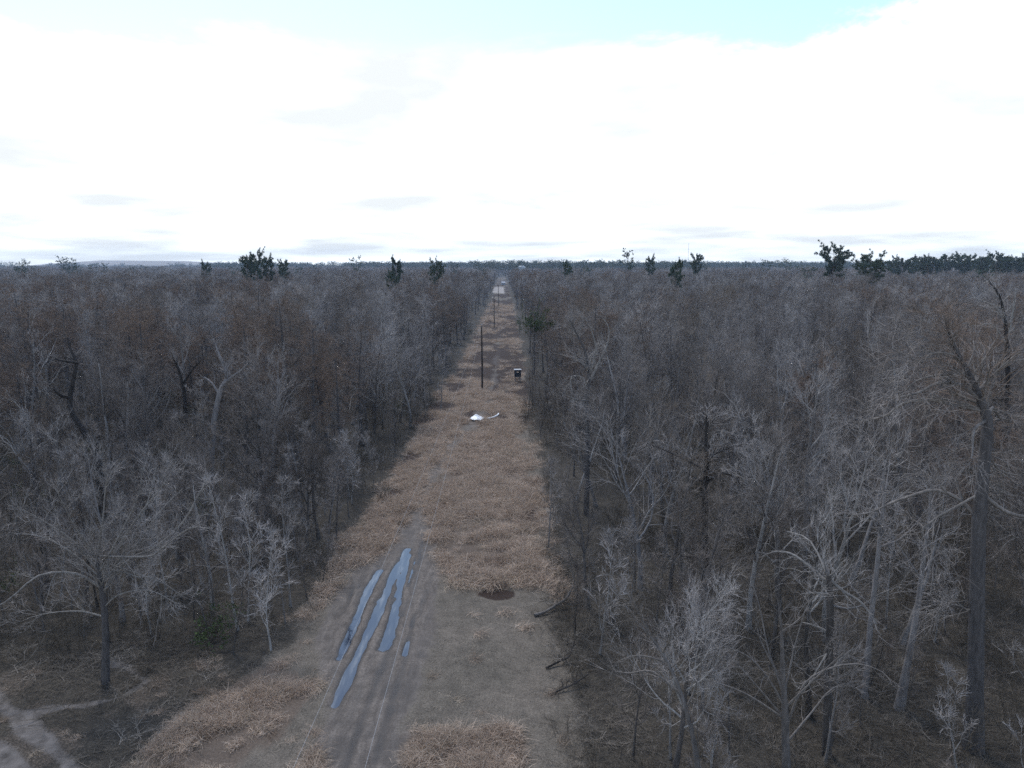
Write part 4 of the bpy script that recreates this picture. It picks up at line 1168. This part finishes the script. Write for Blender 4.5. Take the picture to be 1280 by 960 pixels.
# ------------------------------------------------------------------ box blind on legs
bx, by = 3.1, 141.7
root = link('hunting_blind', None, loc=(bx, by, float(height(bx, by))), rot=(0, 0, 0.12), scale=(0.76, 0.76, 0.85))
tag(root, 'small dark box blind on legs with pale roof, right edge of the clearing', 'blind')
for sx_ in (-1, 1):
    for sy_ in (-1, 1):
        g = Geo(); g.tubes(np.array([[[sx_ * 0.72, sy_ * 0.72, -0.2], [sx_ * 0.58, sy_ * 0.58, 1.2]]]), np.array([[.06, .06]]), 6)
        link('leg', g.mesh('leg', [M_wood]), root)
g = Geo(); g.box((0, 0, 1.25), (1.6, 1.6, 0.1)); link('platform', g.mesh('platform', [M_wood], False), root)
def blind_wall(c, d, wz):
    g = Geo(); ax = 0 if d[0] > d[1] else 1; w = d[ax]
    g.box((c[0], c[1], 1.70), (d[0], d[1], 0.8)); g.box((c[0], c[1], 2.68), (d[0], d[1], 0.36))
    for s_ in (-1, 1):
        o_ = [0, 0]; o_[ax] = s_ * w * 0.375; dd = [d[0], d[1]]; dd[ax] = w * 0.25
        g.box((c[0] + o_[0], c[1] + o_[1], 2.30), (dd[0], dd[1], 0.40))
    return g.mesh('wall', [M_blind_wall], False)
for c_, d_ in (((0, -0.78), (1.6, 0.04)), ((0, 0.78), (1.6, 0.04)), ((-0.78, 0), (0.04, 1.52)), ((0.78, 0), (0.04, 1.52))):
    link('wall', blind_wall(c_, d_, 0), root)
g = Geo(); g.box((0, 0, 2.92), (1.9, 1.9, 0.07)); ro = link('roof', g.mesh('roof', [M_blind_roof], False), root); ro.rotation_euler = (0.0, 0, 0)
g = Geo()
for s_ in (-0.22, 0.22): g.box((s_, -1.0, 0.6), (0.05, 0.05, 1.3))
for k in range(4): g.box((0, -1.0, 0.2 + k * 0.3), (0.4, 0.04, 0.04))
link('ladder', g.mesh('ladder', [M_wood], False), root)

# ------------------------------------------------------------------ white rubbish by the dark patch
rw = np.random.default_rng(51)
n = 15
u, v = np.meshgrid(np.linspace(-1, 1, n), np.linspace(-1, 1, n))
z = 0.35 * fbm(u * 2.2 + 5, v * 2.2 + 3, 12, 3) + 0.45 * np.exp(-((u + .2) ** 2 + (v - .1) ** 2) * 4) - 0.1 * (u ** 2 + v ** 2)
xw = u * 0.95 + 0.25 * (fbm(u * 1.5, v * 1.5, 14) - .5) + 0.2 * v; yw = v * 1.1 + 0.35 * (fbm(u * 1.5, v * 1.5, 15) - .5)
ii = np.arange(n * n).reshape(n, n)
F = np.stack([ii[:-1, :-1], ii[:-1, 1:], ii[1:, 1:], ii[1:, :-1]], -1).reshape(-1, 4)
fx = (u[:-1, :-1] ** 2 + v[:-1, :-1] ** 2).ravel() + rw.random(len(F)) * 0.2 < 1.25
me = mesh_np('plastic_sheet', np.stack([xw, yw, z], -1).reshape(-1, 3), F[fx], [M_white], smooth=False)
tag(link('plastic_sheet', me, loc=(-3.75, 105.6, 0.25)), 'crumpled white plastic sheet dumped on the dark patch', 'plastic sheet')
g = Geo(); path_tube(g, [(0, 0, 0.1), (0.6, 0.5, 0.12), (1.1, 1.1, 0.18), (1.6, 1.7, 0.3), (1.75, 2.6, 0.35)], [.13, .13, .13, .13, .12], 8)
tag(link('white_pipe', g.mesh('white_pipe', [M_white]), loc=(-2.3, 105.0, 0.25)), 'bent length of white pipe lying right of the plastic sheet', 'pipe')
g = Geo(); g.box((0, 0, 0.08), (0.75, 0.2, 0.06), 0, 0.4)
tag(link('white_board', g.mesh('white_board', [M_white], False), loc=(-2.95, 105.3, 0.02)), 'short white board between the plastic sheet and the bent pipe', 'board')

# ------------------------------------------------------------------ fallen branches
def fallen(label, pts, r0, r1, seed, forks):
    rngf = np.random.default_rng(seed)
    g = Geo(); P_ = np.array(pts, float)
    base = P_[0].copy(); P_ -= base
    root = link('fallen_branch', None, loc=tuple(base + np.array((0, 0, float(height(base[0], base[1]))))))
    tag(root, label, 'fallen branch')
    q, r = path_tube(g, P_, np.linspace(r0, r1, len(P_)), 8)
    link('trunk', g.mesh('trunk', [M_bark_dark if seed != 1 else M_wood]), root)
    g = Geo(); p, d_, rr, t = sprout(q, r, forks, 0.3, 1.0, 25, 60, rngf, flat=0.6)
    b1 = grow(p, d_, rngf.uniform(0.5, 1.3, forks), rr * 0.6, 5, 0.15, 0.0, 0.3, rngf)
    g.tubes(*b1, 5, 0)
    p, d_, rr, t = sprout(*b1, 4, 0.2, 1.0, 25, 60, rngf, flat=0.4)
    g.tubes(*grow(p, d_, rngf.uniform(0.3, 0.6, len(t)), rr * 0.6, 3, 0.15, 0, 0.3, rngf), 3, 0)
    link('branches', g.mesh('branches', [M_bark_dark if seed != 1 else M_wood]), root)
fallen('weathered grey fallen log at the right edge of the mown patch, farthest of three', [(2.1, 44.6, 0.12), (2.8, 44.9, 0.16), (3.6, 45.6, 0.3), (4.3, 46.0, 0.55), (4.6, 46.3, 0.9)], 0.11, 0.08, 1, 4)
fallen('dark fallen branch on the right edge of the clearing, middle of three', [(2.5, 38.2, 0.08), (3.3, 38.7, 0.2), (3.9, 39.0, 0.35), (4.3, 39.9, 0.8)], 0.07, 0.04, 2, 4)
fallen('dark forked fallen branch, nearest of three at the right edge of the clearing', [(2.6, 35.7, 0.06), (3.2, 36.0, 0.15), (3.9, 36.3, 0.28), (4.8, 36.9, 0.5)], 0.06, 0.03, 3, 5)

# ------------------------------------------------------------------ far end: shed, water tank, mast
root = link('metal_shed', None, loc=(1.5, 840, 0), rot=(0, 0, 0.3), scale=(0.55, 0.55, 0.7)); tag(root, 'tiny pale shed at the far end of the clearing', 'shed')
g = Geo(); g.box((0, 0, 1.9), (8, 6, 3.8)); link('wall', g.mesh('wall', [M_wall_pale], False), root)
g = Geo()
V = np.array([(-4.3, -3.4, 3.78), (4.3, -3.4, 3.78), (4.3, 0, 5.4), (-4.3, 0, 5.4), (-4.3, 3.4, 3.78), (4.3, 3.4, 3.78)])
g.add(V, np.array([(0, 1, 2, 3), (3, 2, 5, 4)])); g.add(V + np.array((0, 0, 0.12)), np.array([(0, 1, 2, 3), (3, 2, 5, 4)]))
link('roof', g.mesh('roof', [M_steel], False), root)
g = Geo(); g.box((0, -3.03, 1.4), (2.6, 0.06, 2.8)); link('door', g.mesh('door', [M_blind_roof], False), root)
q = at(652, 336, 1250)
root = link('water_tank', None, loc=(q[0], 1250, 0)); tag(root, 'pale blue elevated water tank just below the horizon, right of the clearing', 'water tank')
g = Geo(); a = np.linspace(-math.pi / 2, math.pi / 2, 9)
g.tubes(np.stack([0 * a, 0 * a, 17.5 + 4.0 * np.sin(a)], 1)[None], (6.8 * np.cos(a) ** 0.6 + 0.02)[None], 20); link('tank', g.mesh('tank', [M_tank]), root)
for k in range(5):
    an = k * 2 * math.pi / 5
    g = Geo(); g.tubes(np.array([[[7 * math.cos(an), 7 * math.sin(an), -0.5], [6 * math.cos(an), 6 * math.sin(an), 17]]]), np.array([[.35, .35]]), 6); link('leg', g.mesh('leg', [M_tank]), root)
q = at(861, 304, 2100)
root = link('radio_mast', None, loc=(q[0], 2100, 0)); tag(root, 'faint thin radio mast above the right horizon', 'mast')
Hm = q[2]; g = Geo()
for k in range(3):
    an = k * 2.094
    g.tubes(np.array([[[0.5 * math.cos(an), 0.5 * math.sin(an), -0.5], [0.5 * math.cos(an), 0.5 * math.sin(an), Hm]]]), np.array([[.09, .09]]), 4)
link('mast_legs', g.mesh('mast_legs', [M_steel]), root)
g = Geo(); zz = np.arange(0, Hm, 1.2)
for k in range(3):
    a0, a1 = k * 2.094, (k + 1) * 2.094
    A = np.stack([0 * zz + 0.5 * math.cos(a0), 0 * zz + 0.5 * math.sin(a0), zz], 1); B = np.stack([0 * zz + 0.5 * math.cos(a1), 0 * zz + 0.5 * math.sin(a1), zz + 1.2], 1)
    g.tubes(np.stack([A, B], 1), np.full((len(zz), 2), 0.05), 3)
link('bracing', g.mesh('bracing', [M_steel]), root)

# ------------------------------------------------------------------ air
g = Geo(); g.box((0, 2250, 52), (11400, 4900, 116))
me = g.mesh('haze', [], False)
hz = bpy.data.materials.new('haze_air'); hz.use_nodes = True
nt = hz.node_tree; nt.nodes.clear()
ho = nt.nodes.new('ShaderNodeOutputMaterial'); pv = nt.nodes.new('ShaderNodeVolumePrincipled')
pv.inputs['Color'].default_value = (0.62, 0.78, 1.0, 1)
pv.inputs['Density'].default_value = 0.00012
nt.links.new(pv.outputs[0], ho.inputs['Volume'])
me.materials.append(hz)
tag(link('haze', me), 'thin bluish haze over the far wood', 'haze', kind='stuff')
